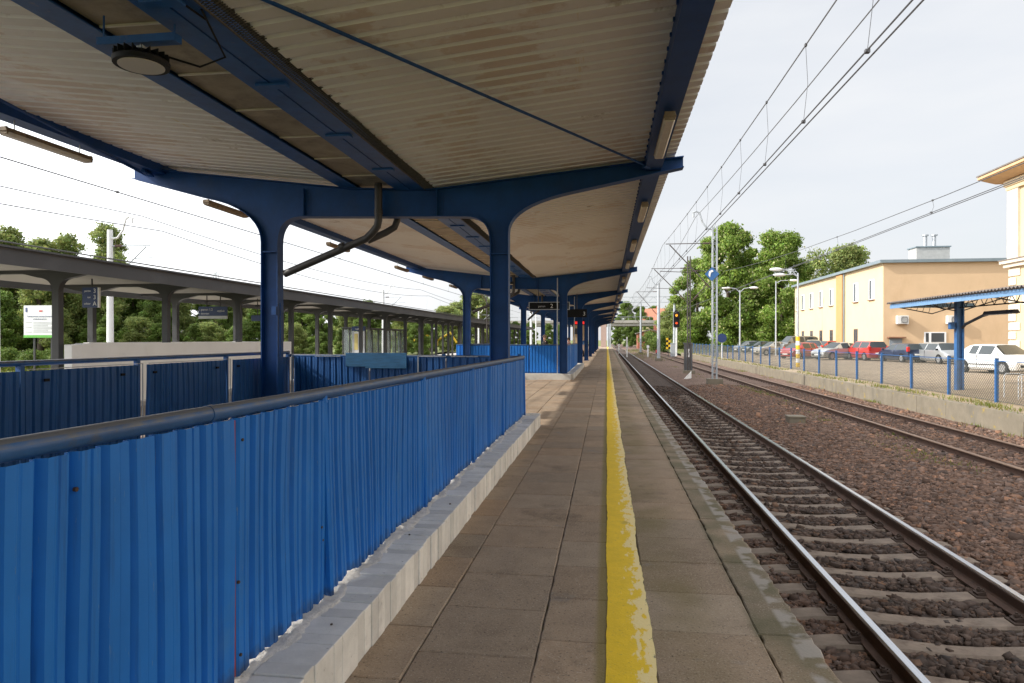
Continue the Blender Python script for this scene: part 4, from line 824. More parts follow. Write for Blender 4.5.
# ================================================================ overhead line masts
def lattice_mast(x, y, z0, z1, label, m=M_mast, w=.21, d=.34):
    t = thing('catenary_mast', (x,y,z0), label, 'mast')
    for s in (-1,1):
        b = MB(); b.box(x+s*w/2-.035,x+s*w/2+.035,y-.08,y+.08,z0,z1); b.build('upright', m, t)
    b = MB(); z = z0+.3
    while z < z1-.3: b.obox((x,y,z),(w-.1,.02,.04),(0,.0,0)); b.obox((x,y,z+.3),(math.hypot(w,.6)-.12,.015,.03),(0,math.atan2(.6,w)*(1 if int(z*2)%2 else -1),0)); z += .6
    b.build('lacing', m, t)
    b = MB(); b.box(x-.38,x+.38,y-.3,y+.3,z0-.55,z0+.02); b.build('footing', M_concrete, t)
    return t
def pole_mast(x, y, z0, z1, label, r=.13, m=M_mast):
    t = thing('catenary_mast', (x,y,z0), label, 'mast'); b = MB(); b.tube([(x,y,z0),(x,y,z1)], [r*1.15, r*.85], 12); b.build('pole', m, t, smooth=40)
    b = MB(); b.box(x-.35,x+.35,y-.35,y+.35,z0-.5,z0+.02); b.build('footing', M_concrete, t); return t
def cantilever(t, x, y, xt, ztop, zlow, m=M_mast):
    """arm from mast x to the wire position xt"""
    s = 1 if xt > x else -1
    b = MB(); b.tube([(x,y,zlow-.9),(xt-s*.3,y,ztop-.05)], .03, 6); b.tube([(x,y,ztop),(xt-s*.1,y,ztop)], .022, 6); b.tube([(xt+s*.2,y,zlow+.2),(x+(xt-x)*.45,y,zlow+.12)], .018, 6)
    b.build('cantilever_arm', m, t)
    b = MB()
    for k in range(5): b.tube([(x+s*(.25+.07*k),y,ztop),(x+s*(.28+.07*k),y,ztop)], .06, 8); b.tube([(x+s*(.3+.07*k),y,zlow-.9+(.3+.07*k)*(ztop-zlow+.85)/abs(xt-x)),(x+s*(.33+.07*k),y,zlow-.9+(.33+.07*k)*(ztop-zlow+.85)/abs(xt-x))], .06, 8)
    b.build('insulator', M_insul, t)
def topbracket(t, x, y, z, s=-1, m=M_mast):
    b = MB(); b.tube([(x,y,z-.1),(x+s*.35,y,z-.05),(x+s*.6,y,z+.25),(x+s*.75,y,z+.75),(x+s*.9,y,z+.85),(x+s*1.1,y,z+.78)], .045, 8); b.tube([(x+s*1.05,y,z+.78),(x+s*1.05,y,z+.55)], .05, 6); b.build('top_bracket', m, t, smooth=50)
t = lattice_mast(5.45, 36, -.45, 7.35, 'pale two-legged catenary mast between the tracks carrying a blue diamond sign')
cantilever(t, 5.45, 36, 2.9, 6.5, 4.9, M_mastdark); topbracket(t, 5.45, 36, 7.3)
b = MB(); b.prism([(5.30-.0,4.55),(5.30-.36,4.91),(5.30,5.27),(5.30+.36,4.91)], 'y', 35.86, 35.89); 
tt = thing('diamond_sign', (5.3,35.85,4.9), 'blue diamond sign with white marking on the nearest pale mast', 'sign'); b.build('sign_plate', MATS['fence_blue_paint'], tt)
b = MB(); b.prism([(5.30-.1,4.75),(5.30-.18,4.85),(5.16,5.05),(5.30,5.13),(5.37,5.05),(5.25,4.98),(5.22,4.86)], 'y', 35.845, 35.858); b.build('white_marking', M_white, tt)
t = lattice_mast(5.5, 47.5, -.55, 7.2, 'dark lattice catenary mast behind the pale one', M_mastdark, .17); cantilever(t, 5.5, 47.5, 2.9, 6.4, 4.9, M_mastdark); cantilever(t, 5.5, 47.5, 7.8, 6.2, 4.9, M_mastdark)
t = pole_mast(5.4, 73.5, -.45, 7.5, 'grey catenary pole left of the trees, third along the nearest track', .16); cantilever(t, 5.4, 73.5, 2.9, 6.6, 4.9, M_mastdark); topbracket(t, 5.4, 73.5, 7.4)
t = pole_mast(5.4, 112, -.5, 7.4, 'thin grey catenary pole before the bridge', .15); cantilever(t, 5.4, 112, 2.9, 6.6, 4.9, M_mastdark)
t = pole_mast(.3, 158, -.8, 7.2, 'distant catenary pole just beyond the end of the platform', .2)
t = pole_mast(11.5, 120, -.6, 9.0, 'thick pale pole carrying the right end of the distant gantry', .25)
# distant gantry across the tracks
t = thing('signal_gantry', (3,128,8), 'distant pale lattice gantry spanning the tracks before the bridge', 'gantry')
b = MB(); 
for z in (8.3,9.3): b.box(.5,16,127.9,128.1,z,z+.10)
for k in range(16): b.obox((1+k,128,8.85),(.05,.05,1.35),(0,(.75 if k%2 else -.75),0))
b.build('truss', M_mast, t)
for x in (.6,15.8):
    b = MB(); b.box(x-.15,x+.15,127.85,128.15,-.8,8.3); b.build('leg', M_mast, t)
# overhead wires
def sagline(x, za, ys, zsup, zmid, r, b, x2=None):
    pts = []
    for (ya, yb_) in zip(ys, ys[1:]):
        for k in range(12):
            u = k/12; pts.append((x + (0 if x2 is None else (x2-x)*u), ya+(yb_-ya)*u, zsup - (zsup-zmid)*4*u*(1-u)))
    pts.append((x, ys[-1], zsup)); b.tube(pts, r, 5, cap=False); return pts
def catenary(x, ys, zc_, zsup, zmid, label, twin=True, r=.010, dy=2.45):
    t = thing('overhead_line', (x, ys[0], zc_), label, 'overhead line')
    b = MB(); pts = sagline(x, 0, ys, zsup, zmid, r, b); b.build('messenger_wire', M_cable, t)
    for dx in ((-.05,.05) if twin else (0,)):
        b = MB(); b.tube([(x+dx,ys[0],zc_),(x+dx,ys[-1],zc_)], r, 5, cap=False); b.build('contact_wire', M_cable, t)
    b = MB()
    ya_ = ys[0]+1; ay = np.array([p[1] for p in pts]); az = np.array([p[2] for p in pts])
    while ya_ < min(ys[-1], 95):
        px_, py_, pz_ = x, ya_, float(np.interp(ya_, ay, az)); ya_ += dy
        b.tube([(px_,py_,pz_),(px_+.03,py_,(pz_+zc_)/2),(px_-.03,py_,zc_)], .004, 4, cap=False); b.obox((px_,py_,pz_),(.03,.06,.04)); b.obox((px_-.03,py_,zc_+.01),(.05,.05,.04))
    b.build('droppers', M_cable, t); return t
t = catenary(2.85, [-20,36,73.5,112,158], 4.74, 6.45, 5.85, 'double overhead wire with droppers above the nearest track')
f = MB(); sagline(4.5, 0, [-20,36,73.5,112,158], 7.85, 7.25, .012, f); o = f.build('feeder_wire', M_cable); tag(o, 'single feeder wire running between the overhead line and the sky above the nearest track', 'overhead line')
catenary(7.9, [-25,47.5,110,150], 4.69, 6.2, 4.95, 'overhead wire of the second track crossing in front of the yellow building', dy=7)
catenary(-10.1, [-30,26,80,140], 4.66, 5.9, 5.2, 'overhead wire of the left track, just above the grey canopy', False, dy=6, r=.013)
catenary(-19.6, [-30,28,74,150], 4.80, 6.4, 5.6, 'overhead wire beyond the grey canopy', dy=6, r=.02)
f = MB(); sagline(-20.6, 0, [-30,28,74,150], 7.1, 6.5, .02, f); tag(f.build('feeder_wire', M_cable), 'thin feeder wire on the tops of the white masts at left', 'overhead line')
for (x, y, lb) in ((-21.2,26.75,'white catenary mast with bent top standing behind the grey canopy'),(-21.2,63,'second white catenary mast, far along the grey canopy'),(-21.2,112,'small distant white mast above the end of the grey canopy')):
    t = pole_mast(x, y, -.5, 6.3, lb, .13, M_mastwhite); topbracket(t, x, y, 6.0, 1, M_mastwhite); cantilever(t, x, y, -19.2, 5.6, 4.9, M_mast)
t = pole_mast(-26.6, 26.6, -.4, 7, 'white post cut by the left edge of the picture', .14, M_mastwhite)
for (x, y, lb) in ((-9.0,52,'dark lattice mast between the blue canopy and the grey canopy'),):
    t = lattice_mast(x, y, -.8, 7.4, lb, M_mastdark, .4); cantilever(t, x, y, -10.2, 6.2, 4.9, M_mastdark)
t = thing('power_pylon', (-150,270,0), 'tiny distant power pylon above the grey canopy roof', 'pylon')
b = MB(); px_, py_ = P(216, 330)
for s in (-1,1):
    for q in (-1,1): b.tube([(px_+s*3.2,py_+q*3.2,-1),(px_+s*.6,py_+q*.6,34)], .14, 4)
for k in range(12): 
    z = 2+k*2.7; w = 3.2-2.6*z/34; b.tube([(px_-w,py_-w,z),(px_+w,py_-w,z+2.6)], .09, 4); b.tube([(px_+w,py_-w,z),(px_-w,py_-w,z+2.6)], .09, 4)
for z, w in ((25,6),(29,5),(33,4)): b.tube([(px_-w,py_,z),(px_+w,py_,z)], .15, 4)
b.build('lattice', M_galv, t)

# ================================================================ low wall and blue mesh fence
t = thing('retaining_wall', (10.1,30,-.85), 'low stained concrete wall between the second track and the car park', 'wall')
b = MB(); y = 18.3
while y < 96:
    L_ = 1.95; b.box(10.12+random.uniform(-.01,.01),10.32,y,y+L_-.012,-1.0,-.27+random.uniform(-.008,.008)); y += L_
b.build('wall_panels', M_concrete, t, bevel=.008)
b = MB(); b.box(10.16,10.31,18.3,96,-1.0,-.30); b.build('wall_core', M_concrete, t)
b = MB(); b.box(10.0,10.9,8,18.2,-.42,-.27); b.build('overhanging_slab', M_concrete, t, bevel=.01)
b = MB(); b.box(10.55,10.7,8,18.2,-1.0,-.43); b.build('recess_wall', M_concrete, t)
FX = 11.25
fe = thing('mesh_fence', (FX,30,-.25), 'low blue posted wire mesh fence along the car park', 'fence')
post = None; zf0 = lotz(FX)
pys = [16.05] + [18.85+2.8*i for i in range(30)]
def wiremesh(dx, step, wr, half=False):
    b = MB(); H0, H1 = .04, 1.17; L_ = 2.75; h = H1-H0; k = -h
    while k < L_:
        for sg in (1,-1):
            a0, a1 = max(0,k), min(L_,k+h)
            if a1-a0 < .02: continue
            z_0, z_1 = H0+(a0-k), H0+(a1-k)
            if sg < 0: z_0, z_1 = H1-(a0-k), H1-(a1-k)
            b.tube([(0,.05+a0,z_0),(0,.05+a1,z_1)], wr, 3, cap=False)
        k += step
    b.tube([(0,.04,H0),(0,L_+.06,H0)], .012, 4, cap=False); return b
mesh_near = mesh_far = None
for i, y in enumerate(pys):
    if post is None:
        b = MB(); b.box(-.045,.045,-.03,.03,-.1,1.28); b.box(-.055,.055,-.04,.04,1.28,1.29); post = b.build('post', M_post, fe, world=False); o = post
    else: o = post.copy(); COL.objects.link(o)
    o.location = (0, y-30, zf0+.25); o.rotation_euler = (random.gauss(0,.012), random.gauss(0,.012), 0); o.parent = fe
    if i == len(pys)-1: break
    near = i < 9
    if near:
        if mesh_near is None: mesh_near = wiremesh(0, .11, .0055).build('wire_panel', M_wire, fe, world=False, fixn=False); o = mesh_near
        else: o = mesh_near.copy(); COL.objects.link(o)
    else:
        if mesh_far is None: mesh_far = wiremesh(0, .22, .009).build('wire_panel', M_wire, fe, world=False, fixn=False); o = mesh_far
        else: o = mesh_far.copy(); COL.objects.link(o)
    o.location = (0.0, y-30, zf0+.25); o.parent = fe
b = MB(); b.box(FX-.01,FX+.01,16.05,18.85+2.8*29,zf0+1.195,zf0+1.215); b.build('top_rail', M_post, fe)
fr_ = thing('hoop_barrier', (13,21,-.2), 'low white hooped bicycle rack behind the fence under the small canopy', 'bicycle rack')
for k in range(6):
    y = 19.5+.75*k; b = MB(); b.tube([(12.3,y,-.25),(12.3,y,.45),(12.36,y,.52),(12.75,y,.52),(12.8,y,.45),(12.8,y,-.25)], .02, 6); b.build('hoop', M_grp, fr_)

# ================================================================ small canopy on the right
sc_ = thing('shelter_canopy', (12.75,26.4,-.22), 'small open canopy with pale blue fascia and dark lattice trusses on a blue column', 'canopy')
zc0 = lotz(12.6)
b = MB(); b.box(12.36,12.44,26.30,26.50,zc0-.05,2.95); b.box(12.56,12.61,26.30,26.50,zc0-.05,2.95); b.box(12.44,12.56,26.36,26.44,zc0,2.95); b.build('column', M_post, sc_)
b = MB(); b.box(12.32,12.44,17.3,17.54,zc0-.05,2.95); b.box(12.56,12.65,17.3,17.54,zc0-.05,2.95); b.box(12.44,12.56,17.38,17.46,zc0,2.95); b.build('column', M_post, sc_)
b = MB(); b.box(11.12,11.17,8,28.9,2.80,2.97); b.box(11.17,14.2,28.85,28.9,2.83,3.0); b.build('fascia', M_ltblue, sc_)
prof = []; y = 7.9
while y < 28.9: prof += [(y,.02),(y+.045,.055),(y+.09,.02),(y+.135,-.012)]; y += .18
vs = []; 
for (x, z) in ((11.0,2.99),(12.6,3.13),(14.3,3.27)): vs += [(x, yy, z+d) for yy, d in prof]
n = len(prof); b = MB(); b.add(vs, [(i*n+j, i*n+j+1, (i+1)*n+j+1, (i+1)*n+j) for i in range(2) for j in range(n-1)]); o = b.build('roof_sheet', M_eter, sc_, fixn=False); mo = o.modifiers.new('s','SOLIDIFY'); mo.thickness = .01
b = MB()
for x, zt_, zb_ in ((12.5,3.06,2.72),):
    b.box(x-.03,x+.03,9,28.8,zt_-.03,zt_+.02); b.box(x-.025,x+.025,9,27.6,zb_-.02,zb_+.02); b.tube([(x,27.6,zb_),(x,28.8,zt_-.03)], .025, 4)
    y = 9.2
    while y < 27.5: b.tube([(x,y,zb_),(x,y+.3,zt_)], .012, 4); b.tube([(x,y+.3,zt_),(x,y+.6,zb_)], .012, 4); y += .6
b.build('long_truss', M_truss, sc_)
for y in (12.5,17.42,21.9,26.4,28.5):
    b = MB(); b.tube([(11.16,y,2.86),(12.5,y,2.58),(14.2,y,3.14)], .025, 4); b.tube([(11.16,y,2.92),(14.2,y,3.18)], .025, 4)
    for k in range(5): b.tube([(11.5+.22*k,y,2.80-.045*k),(11.6+.22*k,y,2.95+.02*k)], .010, 4)
    b.build('cross_truss', M_truss, sc_)
b = MB(); b.tube([(12.5,26.2,2.0),(12.5,26.0,2.12),(12.5,24.9,2.38),(12.5,24.6,2.42)], .05, 8); b.build('lamp_arm', M_truss, sc_, smooth=40)
t = thing('floodlight', (12.5,23.9,2.42), 'long dark lamp on the curved arm under the small canopy', 'lamp'); b = MB(); b.prism([(12.38,2.40),(12.62,2.40),(12.56,2.52),(12.44,2.52)], 'y', 23.0, 24.7); b.build('lamp_housing', M_truss, t)
b = MB(); b.box(12.41,12.59,23.05,24.65,2.385,2.398); b.build('diffuser', M_grp, t)
t = thing('junction_box', (12.26,26.4,1.9), 'small blue box fixed to the column of the small canopy', 'box'); b = MB(); b.box(12.16,12.315,26.3,26.5,1.95,2.2); b.build('casing', M_post, t, bevel=.01); b = MB(); b.box(12.15,12.159,26.32,26.48,1.97,2.18); b.build('lid', M_post, t)

# ================================================================ the yellow building
BX, BY, BYF, BTOP = 22.0, 58.5, 84.5, 7.7
yb = thing('office_building', (BX+8,BY+13,0), 'two-storey cream and ochre building with flat grey roof behind the parked cars', 'building')
YR = 64.0
b = MB(); b.box(BX,BX+16,BY+.02,BYF,-.5,BTOP); b.build('wall', M_pl, yb)
b = MB(); b.box(BX+.004,BX+16,BY-.03,BY+.018,-.5,BTOP); b.build('gable_wall', M_pl2, yb)
b = MB(); b.box(BX-.20,BX-.002,67.6,69.3,-.5,BTOP-.05); b.build('orange_pilaster', M_orange, yb)
b = MB(); b.box(BX-.35,BX+16.2,BY-.35,BYF+.3,BTOP+.002,BTOP+.18); b.box(BX-.35,BX+16.2,BY-.35,BYF+.3,BTOP+.18,BTOP+.24); b.build('roof', M_roofgrey, yb)
b = MB(); b.tube([(BX-.12,67.35,-.3),(BX-.12,67.35,BTOP)], .07, 6); b.build('downpipe', M_roofgrey, yb)
def win(yc, z0, z1, w, m, cur=True):
    f = MB(); t_ = .07
    f.box(BX-.014,BX-.003,yc-w/2,yc+w/2,z1-t_,z1); f.box(BX-.014,BX-.003,yc-w/2,yc+w/2,z0,z0+t_); f.box(BX-.014,BX-.003,yc-w/2,yc-w/2+t_,z0+t_,z1-t_); f.box(BX-.014,BX-.003,yc+w/2-t_,yc+w/2,z0+t_,z1-t_); f.box(BX-.012,BX-.004,yc-.035,yc+.035,z0+t_,z1-t_)
    o = f.build('window', m, yb); p = MB(); p.box(BX-.009,BX-.002,yc-w/2+t_,yc+w/2-t_,z0+t_,z1-t_); p.build('pane', M_glassd, o)
    if cur:
        p = MB(); p.box(BX-.0115,BX-.0095,yc-w/2+t_,yc-.04,z0+t_,z1-t_); p.build('curtain', M_curtain, o)
    s = MB(); s.box(BX-.14,BX-.003,yc-w/2-.08,yc+w/2+.08,z0-.06,z0-.002); s.build('sill', M_sill, o)
for yc in (60.9,64.6,71.3,74.6,77.9,81.2,83.6): win(yc, 4.9, 6.6, 1.15 if yc < 83 else .7, M_pvc)
for yc in (64.6,71.3,74.6,77.9,81.2): win(yc, .95, 2.5, 1.0, M_brownwin, False)
def gbox(name, x0, x1, z0, z1, d, m, par=yb): b = MB(); b.box(x0,x1,BY-.03-d,BY-.033,z0,z1); return b.build(name, m, par)
def gx(px): t = (px-512)/683; s, c = math.sin(YAW), math.cos(YAW); return BY*(t*c-s)/(c+t*s)
def gz(py, px): x = gx(px); return 1.6 + (339-py)*(-x*math.sin(YAW)+BY*math.cos(YAW))/683
o = gbox('window', gx(924), gx(946), gz(343,935), gz(332,935), .05, M_pvc); gbox('pane', gx(925.5), gx(928.5), gz(342,935), gz(333,935), .055, M_glassd, o); gbox('pane', gx(931), gx(944), gz(342,935), gz(333,935), .056, M_glassd, o)
gbox('door', gx(889.5), gx(902), -.1, gz(338.5,895), .04, M_door); gbox('door_canopy', gx(887), gx(904), gz(338,895), gz(336.8,895), .45, M_sill)
for px in (901, 951):
    t = thing('air_conditioner', (gx(px),BY-.3,3), 'white air conditioner box on the gable, '+('above the grey blue door' if px == 901 else 'partly behind the blue column'), 'air conditioner')
    x = gx(px); z = gz(324, px); b = MB(); b.box(x-.42,x+.42,BY-.45,BY-.06,z,z+.66); b.build('casing', M_ac, t, bevel=.02)
    b = MB()
    for k in range(9): b.tube([(x+.1+.25*math.cos(a),BY-.462,z+.33+.25*math.sin(a)) for a in [q*math.pi/4.5 for q in (k,k+1)]], .012, 4)
    for k in range(10): b.box(x-.15,x+.35,BY-.458,BY-.452,z+.07+.055*k,z+.085+.055*k)
    b.build('grille', M_black, t); b = MB(); b.box(x-.35,x-.3,BY-.5,BY-.04,z-.04,z-.002); b.box(x+.3,x+.35,BY-.5,BY-.04,z-.04,z-.002); b.build('bracket', M_galv, t)
t = thing('rooftop_chimney', (29,66,8), 'grey rendered chimney block with two small flues on the flat roof', 'chimney')
px0, py0 = P(929, 66); b = MB(); b.box(px0-1.5,px0+1.45,py0-.9,py0+.9,BTOP+.24,10.35); b.build('block', M_chim, t); b = MB(); b.box(px0-1.6,px0+1.55,py0-1,py0+1,10.352,10.46); b.build('coping', M_roofgrey, t)
for s in (-.35,.45):
    b = MB(); b.tube([(px0+s,py0,10.46),(px0+s,py0,11.55)], .17, 8); b.tube([(px0+s,py0,11.55),(px0+s,py0,11.68)], .3, 8); b.build('flue', M_galv, t)
# gas/wire antenna bits on roof edge
# ================================================================ the station building at the right edge
SX, SY = 21.0, 39.2
sb = thing('station_building', (SX+7,SY-10,0), 'cream station building with projecting eaves and pale quoins at the right edge', 'building')
b = MB(); b.box(SX,SX+14,0,SY,-.5,9.95); b.build('wall', M_pl, sb)
b = MB(); z = -.3
k = 0
while z < 5.2: 
    w = .95 if k % 2 else .6
    b.box(SX-.06,SX-.002,SY-w,SY+.05,z,z+.40); b.box(SX-.002,SX+.7,SY+.002,SY+.06,z,z+.40); z += .47; k += 1
b.build('quoins', M_stone_lt, sb, bevel=.03)
b = MB(); b.box(SX-.35,SX+14,0,SY+.35,5.55,5.7); b.box(SX-.22,SX+14,0.01,SY+.22,5.35,5.548); b.build('string_course', M_stone_lt, sb)
b = MB(); b.box(SX-.38,SX+14,.02,SY+.38,5.702,5.76); b.build('course_capping', M_eter, sb)
b = MB(); b.box(SX-.12,SX-.002,SY-.9,SY+.05,5.77,9.4); b.build('pilaster', M_stone_lt, sb); b = MB(); b.box(SX-.12,SX-.002,SY-3.4,SY-3.0,5.77,9.4); b.build('pilaster', M_stone_lt, sb)
b = MB(); b.box(SX-.16,SX-.003,SY-4,SY+.1,9.402,9.6); b.box(SX-.22,SX+14,.03,SY+.2,9.602,9.9); b.build('cornice', M_pl, sb)
b = MB(); b.prism([(SX-.2,9.952),(SX-1.1,10.20),(SX-1.1,10.34),(SX+1,11.0),(SX+1,9.952)], 'y', -1, SY+1.0); b.build('eaves', M_soffit, sb)
b = MB(); b.prism([(SX-1.14,10.345),(SX-1.14,10.42),(SX+7,12.9),(SX+7,12.8)], 'y', -1.05, SY+1.05); b.build('roof', M_eter, sb)
for yc in (35.2, 30.5, 26, 21):
    for z0, z1 in ((1.2,3.6),(6.3,8.6)):
        b = MB(); b.box(SX-.05,SX-.003,yc-.65,yc+.65,z0,z1); o = b.build('window', M_pvc, sb); b = MB(); b.box(SX-.06,SX-.052,yc-.52,yc-.04,z0+.12,z1-.12); b.box(SX-.06,SX-.052,yc+.04,yc+.52,z0+.12,z1-.12); b.build('pane', M_glassd, o)
t = thing('wall_sign', (SX-.08,37.9,4.3), 'small white and blue sign on the station wall at the right edge', 'sign'); b = MB(); b.box(SX-.09,SX-.063,37.2,37.9,3.35,4.0); b.build('sign_plate', M_white, t)
b = MB(); b.box(SX-.098,SX-.092,37.4,37.7,3.5,3.85); b.build('blue_symbol', M_post, t)

# ================================================================ street lamps
def street_lamp(px, zc, ytop, label, arms, striped=False):
    x, y = P(px, zc); z0 = lotz(x); z1 = 1.6 + (339-ytop)*zc/683
    t = thing('street_lamp', (x,y,z0), label, 'street lamp')
    b = MB(); b.tube([(x,y,z0),(x,y,z1)], [.09,.05], 8); b.build('pole', M_mast, t, smooth=40)
    for (dx, dz) in arms:
        b = MB(); b.tube([(x,y,z1-.25),(x+dx*.3,y,z1+dz*.6),(x+dx*.75,y,z1+dz)], .035, 6); b.build('arm', M_mast, t)
        b = MB(); sgn = 1 if dx > 0 else -1; b.sphere((x+dx+sgn*.15,y,z1+dz),(.42,.16,.12),10,6); b.build('lamp_head', M_mastwhite, t, smooth=60)
    if striped:
        for k in range(7):
            b = MB(); b.tube([(x,y,z0+.02+.28*k),(x,y,z0+.02+.28*(k+1))], .125, 8); b.build('warning_band', M_yel if k % 2 == 0 else M_mastwhite, t)
street_lamp(740, 64, 290, 'twin-armed street lamp standing before the dark trees', [(-1.1,.2),(1.1,.2)])
street_lamp(776, 70, 281, 'single-arm street lamp to the right of the twin-armed one', [(1.6,.05)])
street_lamp(798, 44, 273, 'tall street lamp with two pale heads and a striped base beside the yellow building', [(-1.2,.25),(-1.0,-.1)], True)
# ================================================================ trees
def crown_mesh(name, blobs, nleaf, size, m, flowers=0., ztint=None, seed=1):
    """blobs = [(x,y,z,rx,ry,rz)]; many small folded leaf clusters spread through the crown"""
    r = np.random.default_rng(seed); w = np.array([b[3]*b[4]+b[3]*b[5] for b in blobs]); w /= w.sum(); idx = r.choice(len(blobs), nleaf, p=w)
    B = np.array(blobs)[idx]; d = r.normal(size=(nleaf,3)); d /= np.linalg.norm(d, axis=1)[:,None]
    rad = 1 + r.normal(0,.20,nleaf) ; rad = np.where(r.random(nleaf) < .22, r.random(nleaf)**.5, rad); rad *= 1+.10*np.sin(d[:,0]*7+idx)+.10*np.sin(d[:,2]*9+idx*2)
    C = B[:,:3] + d*rad[:,None]*B[:,3:]
    a = r.normal(size=(nleaf,3))*.75 + d*.8; a /= np.linalg.norm(a,axis=1)[:,None]; u = np.cross(a, r.normal(size=(nleaf,3))); u /= np.linalg.norm(u,axis=1)[:,None]; v = np.cross(a,u)
    s = (size*np.exp(r.normal(0,.3,nleaf)))[:,None]; V = np.stack([C-u*s, C-v*s*.55+a*s*.12, C+u*s, C+v*s*.55+a*s*.12], 1).reshape(-1,3)
    F = np.arange(nleaf*4).reshape(-1,4)
    me = bpy.data.meshes.new(name); me.vertices.add(len(V)); me.vertices.foreach_set('co', V.astype(np.float32).ravel()); me.loops.add(F.size); me.loops.foreach_set('vertex_index', F.astype(np.int32).ravel())
    me.polygons.add(len(F)); me.polygons.foreach_set('loop_start', np.arange(0,F.size,4,dtype=np.int32)); me.polygons.foreach_set('loop_total', np.full(len(F),4,dtype=np.int32)); me.update(calc_edges=True)
    tb = r.uniform(.78,1.25,len(blobs))[idx]*np.exp(r.normal(0,.18,nleaf)); c = np.stack([tb*np.exp(r.normal(0.05,.10,nleaf)), tb, tb*.9, np.ones(nleaf)], 1)
    if flowers:
        k = (r.random(nleaf) < flowers) & (rad > .85); c[k,:3] = np.array([4.2,2.6,7.0])*r.uniform(.7,1.1,(k.sum(),1))
    at = me.attributes.new('tint','FLOAT_COLOR','FACE'); at.data.foreach_set('color', c.astype(np.float32).ravel()); me.materials.append(m); return me
def tree_proto(kind, H, Wd, nleaf, size, m, seed, flowers=0., trunk_h=.22, nb=26, shape='round'):
    r = random.Random(seed); blobs = []
    for k in range(nb):
        u = (k+.5)/nb; z = H*(trunk_h + (1-trunk_h)*u)
        if shape == 'round': rr = Wd/2*math.sin(math.pi*min(1,max(.12,(u*.86+.12))))**.6
        elif shape == 'cone': rr = Wd/2*(1-u)**.7+.2
        else: rr = Wd/2*(math.sin(math.pi*(u*.8+.18))**.5)*r.uniform(.6,1.1)
        a = k*2.399+r.uniform(-.4,.4); q = rr*r.uniform(.2,.88); s = max(.6, Wd*.62/nb**.5)*r.uniform(.7,1.35)
        blobs.append((q*math.cos(a), q*math.sin(a), min(z, H-s*.7), s, s, s*r.uniform(.65,.9)))
    cm = crown_mesh('crown', blobs, nleaf, size, m, flowers, seed=seed)
    t = MB(); t.tube([(0,0,-.3),(r.uniform(-.1,.1),0,H*.3),(r.uniform(-.3,.3),r.uniform(-.3,.3),H*.62),(0,0,H*.9)], [H*.026,H*.02,H*.011,.03], 8)
    for k in range(9):
        bl = blobs[int(k*nb/9)]; z0 = max(H*.2, bl[2]-H*.12); t.tube([(0,0,z0),(bl[0]*.5,bl[1]*.5,(z0+bl[2])/2+.2),(bl[0],bl[1],bl[2])], [H*.009,H*.006,.02], 5)
    to = t.build('trunk', M_bark, None, smooth=50); tm = to.data; bpy.data.objects.remove(to)
    return (kind, cm, tm, H)
def plant(proto, x, y, z, label, group=None, sc=1., rz=None):
    kind, cm, tm, H = proto; t = thing(kind, (x,y,z), label, 'tree', group, rz if rz is not None else random.uniform(0,6.28)); t.scale = (sc,sc,sc*random.uniform(.94,1.06))
    for n, me in (('crown',cm),('trunk',tm)): o = bpy.data.objects.new(n, me); COL.objects.link(o); o.parent = t
    return t
CH1 = tree_proto('chestnut_tree', 17.5, 12, 85000, .15, M_leafA, 3, .05, .06, 48)
CH2 = tree_proto('chestnut_tree', 16.0, 10.5, 75000, .15, M_leafA, 4, .05, .06, 44)
FA = tree_proto('deciduous_tree', 11, 8, 42000, .115, M_leafB, 5, 0, .04, 58, 'wild'); FB = tree_proto('deciduous_tree', 12, 7, 40000, .115, M_leafB, 6, 0, .04, 54, 'wild'); FCc = tree_proto('deciduous_tree', 9, 8, 38000, .11, M_leafC, 8, 0, .03, 50, 'wild')
BI = tree_proto('birch_tree', 13, 5.2, 15000, .12, M_leafC, 12, 0, .25, 46, 'wild')
WI = tree_proto('willow_tree', 15, 15, 26000, .17, M_leafC, 9, 0, .2, 60, 'wild'); BU = tree_proto('bush', 3.2, 4.2, 5000, .11, M_leafB, 10, 0, .02, 12)
x, y = P(781, 100); plant(CH1, x, y, -.3, 'tallest chestnut tree with pale blossom, left of the yellow building', sc=.98, rz=.4)
x, y = P(728, 104); plant(CH2, x, y, -.3, 'chestnut tree behind the diamond-signed mast', sc=1.12, rz=2.1)
x, y = P(757, 112); plant(CH1, x, y, -.3, 'dark chestnut crown filling the gap between two taller trees', sc=.88, rz=4)
x, y = P(697, 118); plant(CH2, x, y, -.3, 'lower chestnut tree at the left end of the row, beside the dark lattice mast', sc=.93, rz=5)
x, y = P(681, 140); plant(FCc, x, y, -.3, 'pale bushy tree left of the chestnuts, near the signal', sc=1.15)
x, y = P(812, 118); plant(CH2, x, y, -.3, 'tree rising behind the far end of the yellow building', sc=.66)
x, y = P(848, 108); plant(WI, x, y, -.3, 'loose pale tree showing above the roof of the yellow building', sc=1.05)
x, y = P(668, 165); plant(FCc, x, y, -.3, 'light green tree just right of the red-roofed house', sc=1.0)
for px, zc, pr, sc_f, lb in ((630,215,FA,.75,'green trees seen beneath the bridge'),(650,230,FB,.8,'green trees seen beneath the bridge'),(664,190,FA,.65,'green trees seen beneath the bridge'),(616,240,FB,.8,'green trees seen beneath the bridge'),(641,300,FA,1.3,'green trees seen beneath the bridge')):
    x, y = P(px, zc); plant(pr, x, y, -.8, lb, 'trees under the bridge', sc_f)
for px, zc, sc_f, lb in ((627,330,1.75,'round tree beyond the bridge, left of the red-roofed house'),(641,330,1.6,'tree directly beside the red-roofed house beyond the bridge'),(655,420,1.9,'tree crown just above the red roof')):
    x, y = P(px, zc); plant(FA, x, y, 0, lb, None, sc_f)
